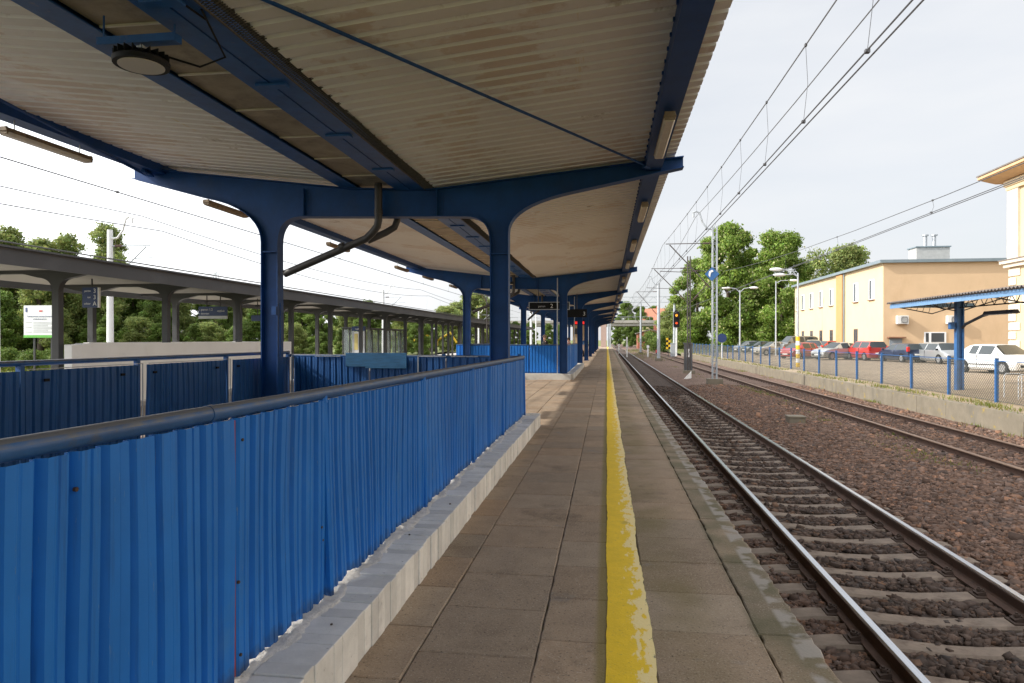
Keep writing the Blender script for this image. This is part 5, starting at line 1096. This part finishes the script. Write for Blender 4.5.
x, y = P(651, 150); plant(BU, x, y, -.5, 'green bush at the foot of the brick hut', None, 1.1)
x, y = P(660, 120); plant(BU, x, y, -.5, 'green bush beside the striped marker', None, .9)
# wood on the left
gl = 'deciduous trees in the wood behind the grey canopy'; lbF = 'dense green tree in the wood behind the grey canopy'
rr = random.Random(5)
px = -90
spots = []
while px < 470:
    zc = rr.uniform(60, 70) if px < 330 else rr.uniform(80,120); spots.append((px+rr.uniform(-8,8), zc)); px += 19 if px < 330 else 18
px = -70
while px < 420: spots.append((px+rr.uniform(-8,8), rr.uniform(50,59))); px += 26
for i, (px, zc) in enumerate(spots):
    x, y = P(px, zc); pr = (FA,FB,FCc)[i % 3]
    # canopy line: higher at far left, lower towards the right
    ytop = np.interp(px, [-90,20,75,110,140,230,300,400,470],[240,247,262,272,285,294,300,304,306]) + rr.uniform(-6,10)
    Ht = 1.6 + (339-ytop)*zc/683 + .5; sc_f = Ht/pr[3]
    if zc < 60: sc_f *= rr.uniform(.45,.62)
    t = plant(pr, x, y, -.5, lbF, gl, sc_f); t.scale = (sc_f*1.12,sc_f*1.12,sc_f)
for px, zc, ytop, lb in ((66,58,236,'tall light tree at the far left above the grey canopy'),(108,60,228,'slender tree just behind the white mast at left'),(40,56,232,'pale slender tree between two fuller crowns at far left'),(10,60,222,'light green tree crown at the far left edge'),(-14,58,218,'light tall tree cut by the left edge')):
    x, y = P(px, zc); plant(BI, x, y, -.5, lb, None, (1.6+(339-ytop)*zc/683+.5)/13)
for px, zc, ytop, lb in ((476,130,292,'bright tree between the two blue columns, behind the dark lattice mast'),(460,140,300,'lower tree left of the dark lattice mast'),(492,160,302,'pale tree partly hidden by the near blue column')):
    x, y = P(px, zc); plant(FCc, x, y, -.5, lb, None, (1.6+(339-ytop)*zc/683+.5)/9)
for px, zc in ((530,150),(548,170),(515,160),(560,190),(400,150),(420,170),(440,160)):
    x, y = P(px, zc); plant(FA, x, y, -.6, 'far green tree glimpsed under the canopies', 'far trees glimpsed under the canopies', .55)
for px, zc in ((8,44),(30,42),(52,46),(66,40),(-10,40)):
    x, y = P(px, zc); plant(BU, x, y, -.5, 'yellowish shrub in the rough grass behind the information board', 'shrubs behind the information board', .45)
sp = [(random.uniform(-45,-24), random.uniform(20,60), -.4) for _ in range(260)]
tufts('rough_grass', sp, 'tall rough grass below the wood on the left', .45, 26, .5)
sp = [(random.uniform(11,22), random.uniform(94,135), -.45) for _ in range(120)] + [(random.uniform(3.8,6.8), random.uniform(75,150), -.78) for _ in range(90)]
tufts('rough_grass', sp, 'rough grass beside the tracks before the bridge', .3, 20, .5)
M_flower = mat('yellow_flowers', (.5,.42,.03), .8, var=.2)

# ================================================================ bridge, houses, railway things in the distance
t = thing('road_bridge', (5,200,0), 'low concrete road bridge with railing crossing the tracks in the distance', 'bridge')
b = MB(); b.box(-30,70,198,210,5.35,6.7); b.box(-30,70,197.6,198,6.2,6.95); b.build('deck', M_bridge, t)
for k in range(5): b = MB(); b.box(-28+3*k if k<0 else -24+24*k-.6*(k==1)*0,-24+24*k+1.1,198.6,209,-1,5.34); b.build('pier', M_bridge, t) if k not in (1,) else None
b = MB(); b.box(-30,70,197.7,197.75,7.9,7.98)
for k in range(50): b.box(-30+2*k,-29.92+2*k,197.7,197.76,6.96,7.9)
b.build('parapet_railing', M_galv, t)
def house(px, zc, w, d, h, hr_, label, mw=M_brick, mr=M_tile, z0=0, rz=0):
    x, y = P(px, zc); t = thing('house', (x,y,z0), label, 'house', None, rz); b = MB(); b.prism([(-w/2,-1),(w/2,-1),(w/2,h),(0,h+hr_-.15),(-w/2,h)], 'y', -d/2, d/2); b.build('wall', mw, t, world=False)
    b = MB(); e = .4
    for s in (-1,1): b.add([(0,-d/2-e,h+hr_),(0,d/2+e,h+hr_),(s*(w/2+e),d/2+e,h-e*hr_/(w/2)),(s*(w/2+e),-d/2-e,h-e*hr_/(w/2)),(0,-d/2-e,h+hr_-.2),(0,d/2+e,h+hr_-.2),(s*(w/2+e),d/2+e,h-.2-e*hr_/(w/2)),(s*(w/2+e),-d/2-e,h-.2-e*hr_/(w/2))], [(0,1,2,3),(4,7,6,5),(0,3,7,4),(1,5,6,2),(2,6,7,3),(0,4,5,1)])
    ro = b.build('roof', mr, t, world=False); c = MB(); c.box(w*.15,w*.15+.8,-.4,.4,h+hr_*.5,h+hr_+1); c.build('chimney', M_brick, ro, world=False)
    for k in range(3):
        xx = -w*.3+k*w*.3; c = MB(); c.box(xx-.5,xx+.5,-d/2-.03,-d/2-.002,h*.45,h*.45+1.3); c.build('window', M_pvc, t, world=False); c = MB(); c.box(xx-.38,xx+.38,-d/2-.04,-d/2-.032,h*.45+.12,h*.45+1.18); c.build('pane', M_glassd, [q for q in t.children if q.name.startswith('window')][-1], world=False)
    return t
house(656, 300, 11, 9, 9.5, 5.5, 'house with orange-red roof above the bridge', M_pl, M_tile, 0, R(70))
house(650, 175, 6.5, 5, 4.0, .9, 'low red brick hut standing under the bridge', M_brick, M_eter, -.8)
t = thing('platform_building', (-2.5,148,0), 'pinkish plastered block at the very end of the platform', 'building')
b = MB(); b.box(-1.2,-.1,136,142,-.5,5.2); b.build('wall', M_pink, t); b = MB(); b.box(-1.3,.0,135.9,142.1,5.202,5.4); b.build('roof', M_roofgrey, t)
t = thing('kiosk', (-4,84,0), 'beige kiosk on the platform under the red display', 'kiosk')
b = MB(); b.box(-4.1,-2.45,84,90,0,3.3); b.build('wall', M_beige, t); b = MB(); b.box(-4.15,-2.40,83.9,90.1,3.302,3.42); b.build('roof', M_roofgrey, t); b = MB(); b.box(-3.95,-3.0,83.97,83.998,2.2,2.9); b.build('sign_board', M_grey_col, t)
x, y = P(676.5, 88)
t = thing('railway_signal', (x,y,-.5), 'railway light signal showing orange and red on a white post', 'signal')
b = MB(); b.tube([(x,y,-.6),(x,y,3.4)], .11, 8); b.build('post', M_mastwhite, t); b = MB(); b.box(x-.38,x+.38,y-.12,y+.12,3.1,5.1); b.prism([(x-.3,5.1),(x+.3,5.1),(x+.15,5.3),(x-.15,5.3)],'y',y-.12,y+.12); b.build('signal_head', M_black, t)
b = MB(); b.tube([(x,y-.16,4.65),(x,y-.121,4.65)], .17, 12); b.build('amber_light', M_sigyel, t); b = MB(); b.tube([(x,y-.16,3.65),(x,y-.121,3.65)], .15, 12); b.build('red_light', M_sigred, t)
for z in (4.65,4.15,3.65): 
    b = MB(); b.prism([(x-.22,z+.1),(x-.12,z+.22),(x+.12,z+.22),(x+.22,z+.1),(x+.19,z+.1),(x+.1,z+.19),(x-.1,z+.19),(x-.19,z+.1)],'y',y-.4,y-.161); b.build('hood', M_black, t)
x, y = P(668.3, 84)
t = thing('striped_marker', (x,y,-.5), 'yellow and black chequered marker post beside the track', 'sign'); b = MB(); b.box(x-.04,x+.04,y,y+.06,-.6,1.2); b.build('post', M_grey_col, t)
b = MB(); b.box(x-.26,x+.26,y-.03,y-.001,.35,1.75); b.build('sign_plate', M_yel, t); b = MB()
for i in range(5):
    for j in range(2):
        if (i+j) % 2: b.box(x-.26+.26*j,x+.26*j,y-.036,y-.031,.35+.28*i,.35+.28*(i+1))
b.build('black_chequers', M_black, t)
x, y = P(673, 86); t = thing('relay_cabinet', (x,y,-.5), 'grey relay cabinet beside the chequered marker', 'cabinet'); b = MB(); b.box(x-.3,x+.3,y-.2,y+.2,-.6,1.0); b.box(x-.34,x+.34,y-.24,y+.24,1.002,1.08); b.build('casing', M_mast, t, bevel=.01); b = MB(); b.box(x-.26,x+.26,y-.222,y-.202,-.3,.92); b.build('door', M_mast, t)
x, y = P(692, 47); t = thing('relay_cabinet', (x,y,-.5), 'dark grey cabinet behind the dark lattice mast', 'cabinet'); b = MB(); b.box(x-.28,x+.28,y+2,y+2.4,-.8,1.25); b.box(x-.33,x+.33,y+1.95,y+2.45,1.252,1.33); b.build('casing', M_grey_fascia, t); b = MB(); b.box(x-.12,x+.10,y+1.975,y+1.998,.3,.9); b.build('white_plate', M_white, t)
x, y = 4.75, 41.5; t = thing('kilometre_marker', (x,y,-.7), 'small white triangular track marker in the ballast', 'marker'); b = MB(); b.prism([(x-.24,-.78),(x+.20,-.78),(x+.20,-.30)],'y',y-.04,y+.04); b.build('marker_plate', M_whitewall, t)
x, y = 5.2, 19.9; t = thing('cable_pit', (x,y,-.75), 'small concrete cable pit with lid in the brown ballast', 'cable pit')
b = MB(); b.box(x-.22,x+.22,y-.2,y+.2,-.85,-.58); b.build('pit_body', M_concrete, t, bevel=.01); b = MB(); b.box(x-.24,x+.24,y-.22,y+.22,-.578,-.53); b.build('lid', M_concrete, t, bevel=.012)
for px, zc, lb in ((627,92,'white low signal post left of the grey pole'),(648,88,'short white post in the grass near the tracks'),(619,110,'small white post by the end of the platform')):
    x, y = P(px, zc); t = thing('marker_post', (x,y,-.8), lb, 'post'); b = MB(); b.tube([(x,y,-.9),(x,y,.8 if px!=627 else 1.9)], .09, 6); b.build('post', M_whitewall, t); b = MB(); b.box(x-.16,x+.16,y-.12,y-.09,.45,.8); b.build('plate', M_white, t)
x, y = P(658, 76); t = thing('dwarf_signal', (x,y,-.8), 'small dwarf signal with a red face near the tracks', 'signal'); b = MB(); b.box(x-.22,x+.22,y-.1,y+.1,-.1,.45); b.tube([(x,y,-.9),(x,y,-.1)], .06, 6); b.build('body', M_black, t); b = MB(); b.box(x-.24,x+.24,y-.13,y-.102,.05,.4); b.build('red_plate', M_redink, t)
t = thing('parking_sign', (0,0,0), 'dark round sign on a white post by the trees behind the fence', 'sign'); x, y = P(722, 62); z = lotz(x); t.location = (x,y,z); ORG[t.name] = (x,y,z)
b = MB(); b.tube([(x,y,z-.1),(x,y,z+2.2)], .04, 6); b.build('post', M_mastwhite, t); b = MB(); b.tube([(x,y-.05,z+1.95),(x,y-.02,z+1.95)], .42, 14); b.build('sign_plate', M_navy, t)
t = thing('track_tamper', (0,0,0), 'yellow railway maintenance vehicle far beyond the grey canopy', 'vehicle'); x, y = P(417, 110); t.location = (x,y,-.3); ORG[t.name] = (x,y,-.3)
b = MB(); b.box(x-3.2,x+3.2,y-1.2,y+1.2,.45,1.5); b.box(x-3.2,x-1.0,y-1.2,y+1.2,1.5,3.0); b.box(x+.5,x+2.9,y-1.0,y+1.0,1.5,2.3); b.build('body', M_yel, t, bevel=.08); b = MB(); b.box(x-2.9,x-1.3,y-1.23,y-1.202,1.9,2.8); b.build('window', M_glassd, t)
for s in (-2.2,-.9,1.2,2.4): b = MB(); b.tube([(x+s,y-1.1,.2),(x+s,y-.9,.2)], .45, 12); b.build('wheel', M_black, t)
b = MB(); b.tube([(x+3,y,1.2),(x+5.5,y,2.6),(x+6.5,y,1.0)], .18, 6); b.build('boom', M_yel, t)

# pale structures glimpsed between the far columns
for px, zc, w, h, lb in ((531,118,.9,6.3,'thin white pole glimpsed under the blue canopy'),(536,122,.5,6.0,'second thin white pole glimpsed under the blue canopy'),(505,100,.35,5.5,'white pole seen between the far grey columns')):
    x, y = P(px, zc); t = thing('white_pole', (x,y,-.5), lb, 'pole'); b = MB(); b.tube([(x,y,-.6),(x,y,h)], w*.22, 8); b.build('pole', M_mastwhite, t); b = MB(); b.box(x-.25,x+.25,y-.25,y+.25,-.6,-.35); b.build('footing', M_concrete, t)

# ================================================================ cars
def make_car(x, y, hd, paint, label, style='hatch', L_=4.0, Wd=1.68, H=1.43):
    """style: hatch, wagon, saloon, van; nose points along the local +X axis"""
    z0 = lotz(x); t = thing('parked_car', (x,y,z0), label, 'car', None, hd); w = Wd/2
    S_ = {'hatch': dict(cowl=.62,rf=.28,rr=-.62,rb=-.92,bh=.62), 'wagon': dict(cowl=.58,rf=.22,rr=-.80,rb=-.96,bh=.64), 'saloon': dict(cowl=.52,rf=.16,rr=-.42,rb=-.70,bh=.60), 'van': dict(cowl=.70,rf=.40,rr=-.86,rb=-.97,bh=.62)}[style]
    hl = L_/2; belt = H*.635; hood = H*.60
    # stations: (x, z_bottom, belt z, top z, half width, roof half width, glassable)
    st = [(1.0*hl, .30, .52, .54, w*.72, w*.55), (.975*hl, .22, .60, .62, w*.86, w*.70), (.88*hl, .20, hood-.10, hood-.04, w*.96, w*.80), (.72*hl,.20,hood-.02,hood+.05,w,w*.84),
          (S_['cowl']*hl, .20, belt, belt+.03, w, w*.84), (S_['rf']*hl, .19, belt+.02, H-.03, w, w*.66), ((S_['rf']-.10)*hl, .19, belt+.02, H-.005, w, w*.67),
          (-.16*hl, .19, belt+.03, H, w, w*.68), (-.22*hl, .19, belt+.03, H, w, w*.68), ((S_['rr']+.14)*hl, .19, belt+.04, H-.015, w, w*.67), (S_['rr']*hl, .20, belt+.05, H-.05, w*.99, w*.65)]
    if style == 'saloon': st += [(S_['rb']*hl, .22, belt+.03, belt+.08, w*.97, w*.80), (-.93*hl,.24,belt-.02,belt+.03,w*.93,w*.78), (-.985*hl,.28,.62,.66,w*.86,w*.7), (-1.0*hl,.34,.52,.54,w*.78,w*.6)]
    else: st += [(S_['rb']*hl, .22, belt+.03, belt+.05, w*.96, w*.82), (min(S_['rb']-.03,-.97)*hl,.26,.60,.64,w*.90,w*.75), (-1.0*hl,.32,.50,.52,w*.82,w*.6)]
    def ring(s): 
        X, zb_, bl, tp, hw, rw = s; mz = zb_+(bl-zb_)*.5
        half = [(0,zb_),(hw*.90,zb_),(hw*.985,zb_+.10),(hw*1.0,mz),(hw*.965,bl),(rw*1.02,bl+(tp-bl)*.86),(rw*.86,tp-.006),(0,tp+.012)]
        return [(X,a,z) for a, z in half] + [(X,-a,z) for a, z in half[-2:0:-1]]
    R_ = [ring(s) for s in st]; n = len(R_[0]); body = MB(); glass = MB()
    vs = [p for r in R_ for p in r]
    nseg = len(st)-1; bf, gf = [tuple(range(n)), tuple((nseg)*n+k for k in range(n-1,-1,-1))], []
    gl_ = {}
    for i in range(nseg):
        for k in range(n):
            f = (i*n+k, (i+1)*n+k, (i+1)*n+(k+1)%n, i*n+(k+1)%n); kk = k if k < 7 else 13-k
            isg = False
            if kk == 4 and i in (5,6,8): isg = True                 # side windows
            if kk == 4 and i == 9 and style != 'hatch': isg = True
            if i == 4 and kk in (5,6): isg = True                   # windscreen
            if i == 10 and kk in (5,6): isg = True                  # rear window
            (gl_.setdefault('windscreen' if i == 4 else 'rear_window' if i == 10 else 'side_window'+('' if k < 7 else '_')+str(0 if i in (5,6) else i), []) if isg else bf).append(f)
    body.add(vs, bf)
    bo = body.build('body', paint, t, world=False, smooth=32); 
    
    for nm, gfs in gl_.items():
        ids = sorted({q for f in gfs for q in f}); mpp = {q: r_ for r_, q in enumerate(ids)}; gm = MB(); gm.add([vs[q] for q in ids], [tuple(mpp[q] for q in f) for f in gfs]); gm.build(nm.split('_w')[0]+'_window' if 'side' in nm or 'rear' in nm else nm, M_carglass, t, world=False, smooth=20, fixn=True)
    d = MB()
    for yy in (w*.995, -w*.995): d.box(-.19*hl-.006,-.19*hl+.006,yy-.012,yy+.012,.30,belt); d.box(-.75*hl+.05,.66*hl,yy-.014,yy+.014,.42,.46)
    d.build('side_trim', M_black, t, world=False)
    for s in (1,-1):
        b = MB(); b.obox((S_['cowl']*hl-.18,s*(w+.07),belt+.07),(.10,.16,.12)); b.build('wing_mirror', paint if style != 'van' else M_black, t, world=False, bevel=.02)
        b = MB(); b.obox((.925*hl,s*w*.66,.60),(.22,.36,.15),(0,.25,s*-.35)); b.build('headlight', M_headl, t, world=False, bevel=.03)
        zt_ = .80 if style in ('hatch','saloon') else .95; b = MB(); b.obox((-.955*hl,s*w*.82,zt_),(.14,.20,.34 if style!='saloon' else .18),(0,0,s*.2)); b.build('tail_light', M_taill, t, world=False, bevel=.03)
        for xx in (.64*hl, -.66*hl):
            wh = MB(); wh.tube([(xx,s*(w-.17),.30),(xx,s*(w+.008),.30)], .30, 20); q = wh.build('wheel', M_tyre, t, world=False, smooth=40)
            rm = MB(); rm.tube([(xx,s*(w+.009),.30),(xx,s*(w+.016),.30)], .19, 16)
            rm.build('rim', M_rim, q, world=False)
            ar = MB(); pp = [(xx+.36*math.cos(a),.30+.36*math.sin(a)) for a in [math.pi*k/12 for k in range(13)]] + [(xx-.36,.20),(xx+.36,.20)]
            ar.prism(pp, 'y', s*(w-.25), s*(w+.001)); ar.build('wheel_arch', M_black, t, world=False)
    b = MB(); b.box(.965*hl,1.008*hl,-w*.6,w*.6,.34,.46); b.build('grille', M_black, t, world=False)
    b = MB(); b.box(-1.01*hl,-.985*hl,-.26,.26,.52,.63); b.build('number_plate', M_plate, t, world=False); b = MB(); b.box(.99*hl,1.015*hl,-.26,.26,.36,.46); b.build('number_plate', M_plate, t, world=False)
    b = MB(); b.box(-.9*hl,.9*hl,-w*.8,w*.8,.16,.24); b.build('underbody', M_black, t, world=False)
    return t
def paint(name, c, metal=.0, rough=.28): 
    m = bpy.data.materials.new(name); m.use_nodes = True; b = m.node_tree.nodes['Principled BSDF']; b.inputs['Base Color'].default_value = (*c,1); b.inputs['Metallic'].default_value = metal; b.inputs['Roughness'].default_value = rough; b.inputs['Coat Weight'].default_value = .6; b.inputs['Coat Roughness'].default_value = .08; return m
cw = paint('white_car_paint',(.72,.73,.73)); cs = paint('silver_car_paint',(.42,.43,.43),.6); cr_ = paint('red_car_paint',(.36,.035,.03)); cb = paint('dark_blue_car_paint',(.022,.035,.075),.3); cg = paint('grey_car_paint',(.20,.21,.21),.5); cd = paint('dark_green_car_paint',(.04,.06,.06),.4); cbl = paint('blue_car_paint',(.03,.08,.16),.4); cbe = paint('champagne_car_paint',(.42,.39,.33),.5)
for (px, zc, hd, pn, st_, L_, H_, lb) in (
    (998, 33.5, -76, cw, 'hatch', 3.75, 1.42, 'white hatchback parked at the right edge behind the small canopy'),
    (940, 47, -84, cs, 'van', 4.0, 1.42, 'silver people carrier behind the blue column, nose to the right'),
    (902.5, 50, 98, cb, 'wagon', 4.0, 1.36, 'dark blue estate car with red tail lights in front of the gable'),
    (867, 54, 98, cr_, 'van', 3.6, 1.52, 'red compact people carrier seen from behind, left of the dark blue estate'),
    (839, 56, 205, cs, 'saloon', 4.4, 1.42, 'silver saloon with its nose to the left, between two red cars'),
    (829, 66, 200, cr_, 'hatch', 4.0, 1.5, 'red hatchback behind the silver saloon'),
    (813, 62, 75, cg, 'wagon', 4.4, 1.6, 'grey estate car seen from behind near the striped lamp post'),
    (801, 60, 215, cr_, 'hatch', 3.9, 1.4, 'maroon hatchback next to the striped lamp post'),
    (797, 72, 200, cg, 'van', 4.6, 2.0, 'grey van with a dark roof behind the parked row'),
    (787, 75, 205, cbl, 'wagon', 4.5, 1.55, 'dark blue car left of the maroon hatchback'),
    (773, 72, 205, cbe, 'saloon', 4.5, 1.42, 'champagne coloured saloon under the single-arm lamp'),
    (760, 82, 205, cd, 'saloon', 4.5, 1.42, 'dark green car in front of the trees, left of the champagne saloon'),
    (750, 86, 205, cg, 'hatch', 4.2, 1.45, 'greyish car at the left end of the parked row')):
    x, y = P(px, zc); make_car(x, y, R(hd), pn, lb, st_, L_, 1.68, H_)

# ================================================================ people
def person(x, y, hd, label, pose='stand', h=1.75, top=None, legs=None, hair=M_hair, z=0.0):
    t = thing('person', (x,y,z), label, 'person', None, hd); k = h/1.75
    if pose == 'sit': J = dict(pel=(0,0,.52),chest=(0,.04,.92),neck=(0,.06,1.10),head=(0,.10,1.24), hipL=(.09,0,.50),kneeL=(.12,.42,.50),ankL=(.12,.46,.09),toeL=(.13,.62,.04),hipR=(-.09,0,.50),kneeR=(-.12,.42,.50),ankR=(-.13,.38,.09),toeR=(-.14,.54,.04), shL=(.18,.03,1.02),elL=(.24,.14,.78),wrL=(.14,.34,.62),shR=(-.18,.03,1.02),elR=(-.24,.14,.78),wrR=(-.14,.34,.62))
    else:
        w = .16 if pose == 'walk' else .03
        J = dict(pel=(0,0,1.0),chest=(0,.01,1.27),neck=(0,.01,1.45),head=(0,.03,1.615), hipL=(.09,0,.86),kneeL=(.10,w+.02,.50),ankL=(.10,w*1.3,.09),toeL=(.11,w*1.3+.16,.04),hipR=(-.09,0,.86),kneeR=(-.10,-w*.3,.50),ankR=(-.10,-w*1.7,.10),toeR=(-.11,-w*1.7+.15,.04), shL=(.19,0,1.40),elL=(.24,-w*.8-.02,1.12),wrL=(.22,-w*.4+.08,.87),shR=(-.19,0,1.40),elR=(-.24,w*.6-.02,1.12),wrR=(-.22,w+.08,.88))
    J['col'] = tuple(J['chest'][q]*.3+J['neck'][q]*.7 for q in range(3))
    rad = dict(col=.06,pel=.11,chest=.13,neck=.055,head=.112,hipL=.095,hipR=.095,kneeL=.06,kneeR=.06,ankL=.045,ankR=.045,toeL=.038,toeR=.038,shL=.06,shR=.06,elL=.042,elR=.042,wrL=.028,wrR=.028)
    keys = list(J); E = [('pel','chest'),('chest','col'),('col','neck'),('neck','head'),('pel','hipL'),('hipL','kneeL'),('kneeL','ankL'),('ankL','toeL'),('pel','hipR'),('hipR','kneeR'),('kneeR','ankR'),('ankR','toeR'),('chest','shL'),('shL','elL'),('elL','wrL'),('chest','shR'),('shR','elR'),('elR','wrR')]
    for s in 'LR':
        wv = Vector(J['wr'+s]); d = (wv-Vector(J['el'+s])).normalized(); side = Vector((0,1,0)).cross(d).normalized() if abs(d.y) < .8 else Vector((1,0,0)); pm = wv+d*.07
        J['pm'+s] = tuple(pm); rad['pm'+s] = .032; keys.append('pm'+s); E.append(('wr'+s,'pm'+s))
        fwd = d.cross(side).normalized()
        for q in range(4):
            off = fwd*(q-1.5)*.021; kn = f'f{q}{s}'; k2 = f'g{q}{s}'; J[kn] = tuple(pm+off+d*.045); J[k2] = tuple(pm+off+d*(.085-.006*abs(q-1))-side*.012); rad[kn] = .0095; rad[k2] = .008; keys += [kn,k2]; E += [('pm'+s,kn),(kn,k2)]
        J['th'+s] = tuple(wv+d*.05+fwd*.05); rad['th'+s] = .01; keys.append('th'+s); E.append(('wr'+s,'th'+s))
    me = bpy.data.meshes.new('body'); me.from_pydata([tuple(c*k for c in J[q]) for q in keys], [(keys.index(a),keys.index(c)) for a, c in E], [])
    o = bpy.data.objects.new('body', me); COL.objects.link(o); o.parent = t
    sk = o.modifiers.new('skin','SKIN'); sk.use_smooth_shade = True; sk.branch_smoothing = .4
    for i, q in enumerate(keys): me.skin_vertices[0].data[i].radius = (rad[q]*k,)*2; me.skin_vertices[0].data[i].use_root = (q == 'pel')
    ss = o.modifiers.new('sub','SUBSURF'); ss.levels = 1; ss.render_levels = 1; me.materials.append(M_skin)
    V3 = lambda q: Vector([c*k for c in J[q]])
    def ell(b, ys):       # flatten a tube to a torso's oval section
        b.v = [(x_, yq+(y_-yq)*.72, z_) for (x_, y_, z_) in b.v for yq in [float(np.interp(z_, *ys))]]; return b
    pe, ch, nk = V3('pel'), V3('chest'), V3('neck'); sp_ = [pe+Vector((0,0,-.12*k)), pe+(ch-pe)*.3, pe+(ch-pe)*.75, ch+(nk-ch)*.25, ch+(nk-ch)*.62, ch+(nk-ch)*.92]
    b = MB(); b.tube(sp_, [.185*k,.165*k,.19*k,.20*k,.15*k,.075*k], 14); ell(b, ([p.z for p in sp_],[p.y for p in sp_])); b.build('jacket', top, t, world=False, smooth=60)
    for s in 'LR':
        a0, a1, a2 = V3('sh'+s), V3('el'+s), V3('wr'+s); b = MB(); b.tube([a0+(a0-a1)*.12, a0+(a1-a0)*.3, a1, a1+(a2-a1)*.5, a2], [.05*k,.078*k,.058*k,.052*k,.044*k], 10); b.build('sleeve', top, t, world=False, smooth=60)
        h0, h1, h2 = V3('hip'+s), V3('knee'+s), V3('ank'+s); up_ = Vector((0,-.02,.07))*k if pose == 'sit' else Vector((0,0,.12))*k
        b = MB(); b.tube([h0+up_, h0+(h1-h0)*.15, h0+(h1-h0)*.6, h1, h1+(h2-h1)*.4, h2], [.10*k,.115*k,.09*k,.075*k,.068*k,.062*k], 10); b.build('trouser_leg', legs, t, world=False, smooth=60)
    hx, hy, hz = [c*k for c in J['head']]
    b = MB(); b.sphere((hx,hy-.022,hz+.045),(.105*k,.115*k,.105*k),12,8); b.build('hair', hair, t, world=False, smooth=60)
    b = MB(); b.sphere((hx,hy+.10*k,hz+.01),(.012,.018,.018),6,4); b.build('nose', M_skin, t, world=False, smooth=60)
    for se in (-1,1): b = MB(); b.sphere((hx+se*.10*k,hy,hz+.01),(.012,.02,.03),6,4); b.build('ear', M_skin, t, world=False, smooth=60)
    b = MB(); b.box(hx-.022,hx+.022,hy+.085*k,hy+.096*k,hz-.045,hz-.038); b.build('mouth', M_hair, t, world=False)
    for se in (-1,1): b = MB(); b.sphere((hx+se*.032*k,hy+.09*k,hz+.03),(.012,.01,.008),6,4); b.build('eye', M_hair, t, world=False)
    for s in 'LR':
        a_ = [c*k for c in J['ank'+s]]; b = MB(); b.obox((a_[0],a_[1]+.06,a_[2]-.04),(.10,.27,.085)); b.build('shoe', M_black, t, world=False, bevel=.02)
def cloth(n, c): return mat(n, c, .85, var=.12, scale=8)
c_blk = cloth('black_cloth',(.012,.012,.014)); c_red = cloth('dark_red_cloth',(.12,.02,.02)); c_wht = cloth('white_cloth',(.6,.58,.56)); c_blu = cloth('blue_cloth',(.05,.14,.32)); c_pnk = cloth('pink_cloth',(.55,.30,.28)); c_jn = cloth('jeans_cloth',(.05,.07,.12))
x, y = P(545, 40.5); person(x, y, R(120), 'person in a black coat standing behind the second blue railing', 'stand', 1.85, c_blk, c_blk, cloth('grey_hair',(.35,.24,.18)))
x, y = P(578.5, 62); person(x, y, R(-60), 'person in dark red and black sitting on a bench beyond the second railing', 'sit', 1.75, c_red, c_blk)
t = thing('platform_bench', (x-.28,y-.12,0), 'bench under the sitting person beyond the second railing', 'bench', rz=R(120))
for k in range(4): b = MB(); b.box(-.8,.8,-.20+.12*k,-.11+.12*k,.38,.41); b.build('seat_slat', M_brownwin, t, world=False)
for s in (-.6,.6): b = MB(); b.box(s-.03,s+.03,-.15,.22,.0,.378); b.build('leg', M_grey_col, t, world=False)
x, y = P(582, 88-8); person(x, y, R(170), 'person in a blue top and white trousers walking near the beige kiosk', 'walk', 1.75, c_blu, c_wht)
x, y = P(569, 47); person(x, y, R(90), 'person in pale pink clothes glimpsed between two blue columns', 'stand', 1.7, c_pnk, c_wht)
x, y = P(568, 70); person(x, y, R(10), 'person in white standing far along the platform behind the columns', 'stand', 1.7, c_wht, c_jn)
# litter and small stones on the kerb and platform
b = MB()
for (x, y, z, s) in ((-1.40,2.05,.246,.012),(-1.30,3.1,.24,.007),(-1.36,4.6,.24,.008),(-1.28,5.5,.24,.01),(-.25,2.95,.006,.006)): b.sphere((x,y,z),(s,s*1.3,s*.6),6,4)
o = b.build('pebbles', M_clip); o['kind'] = 'stuff'; o['label'] = 'few dark pebbles and bits of litter on the kerb'
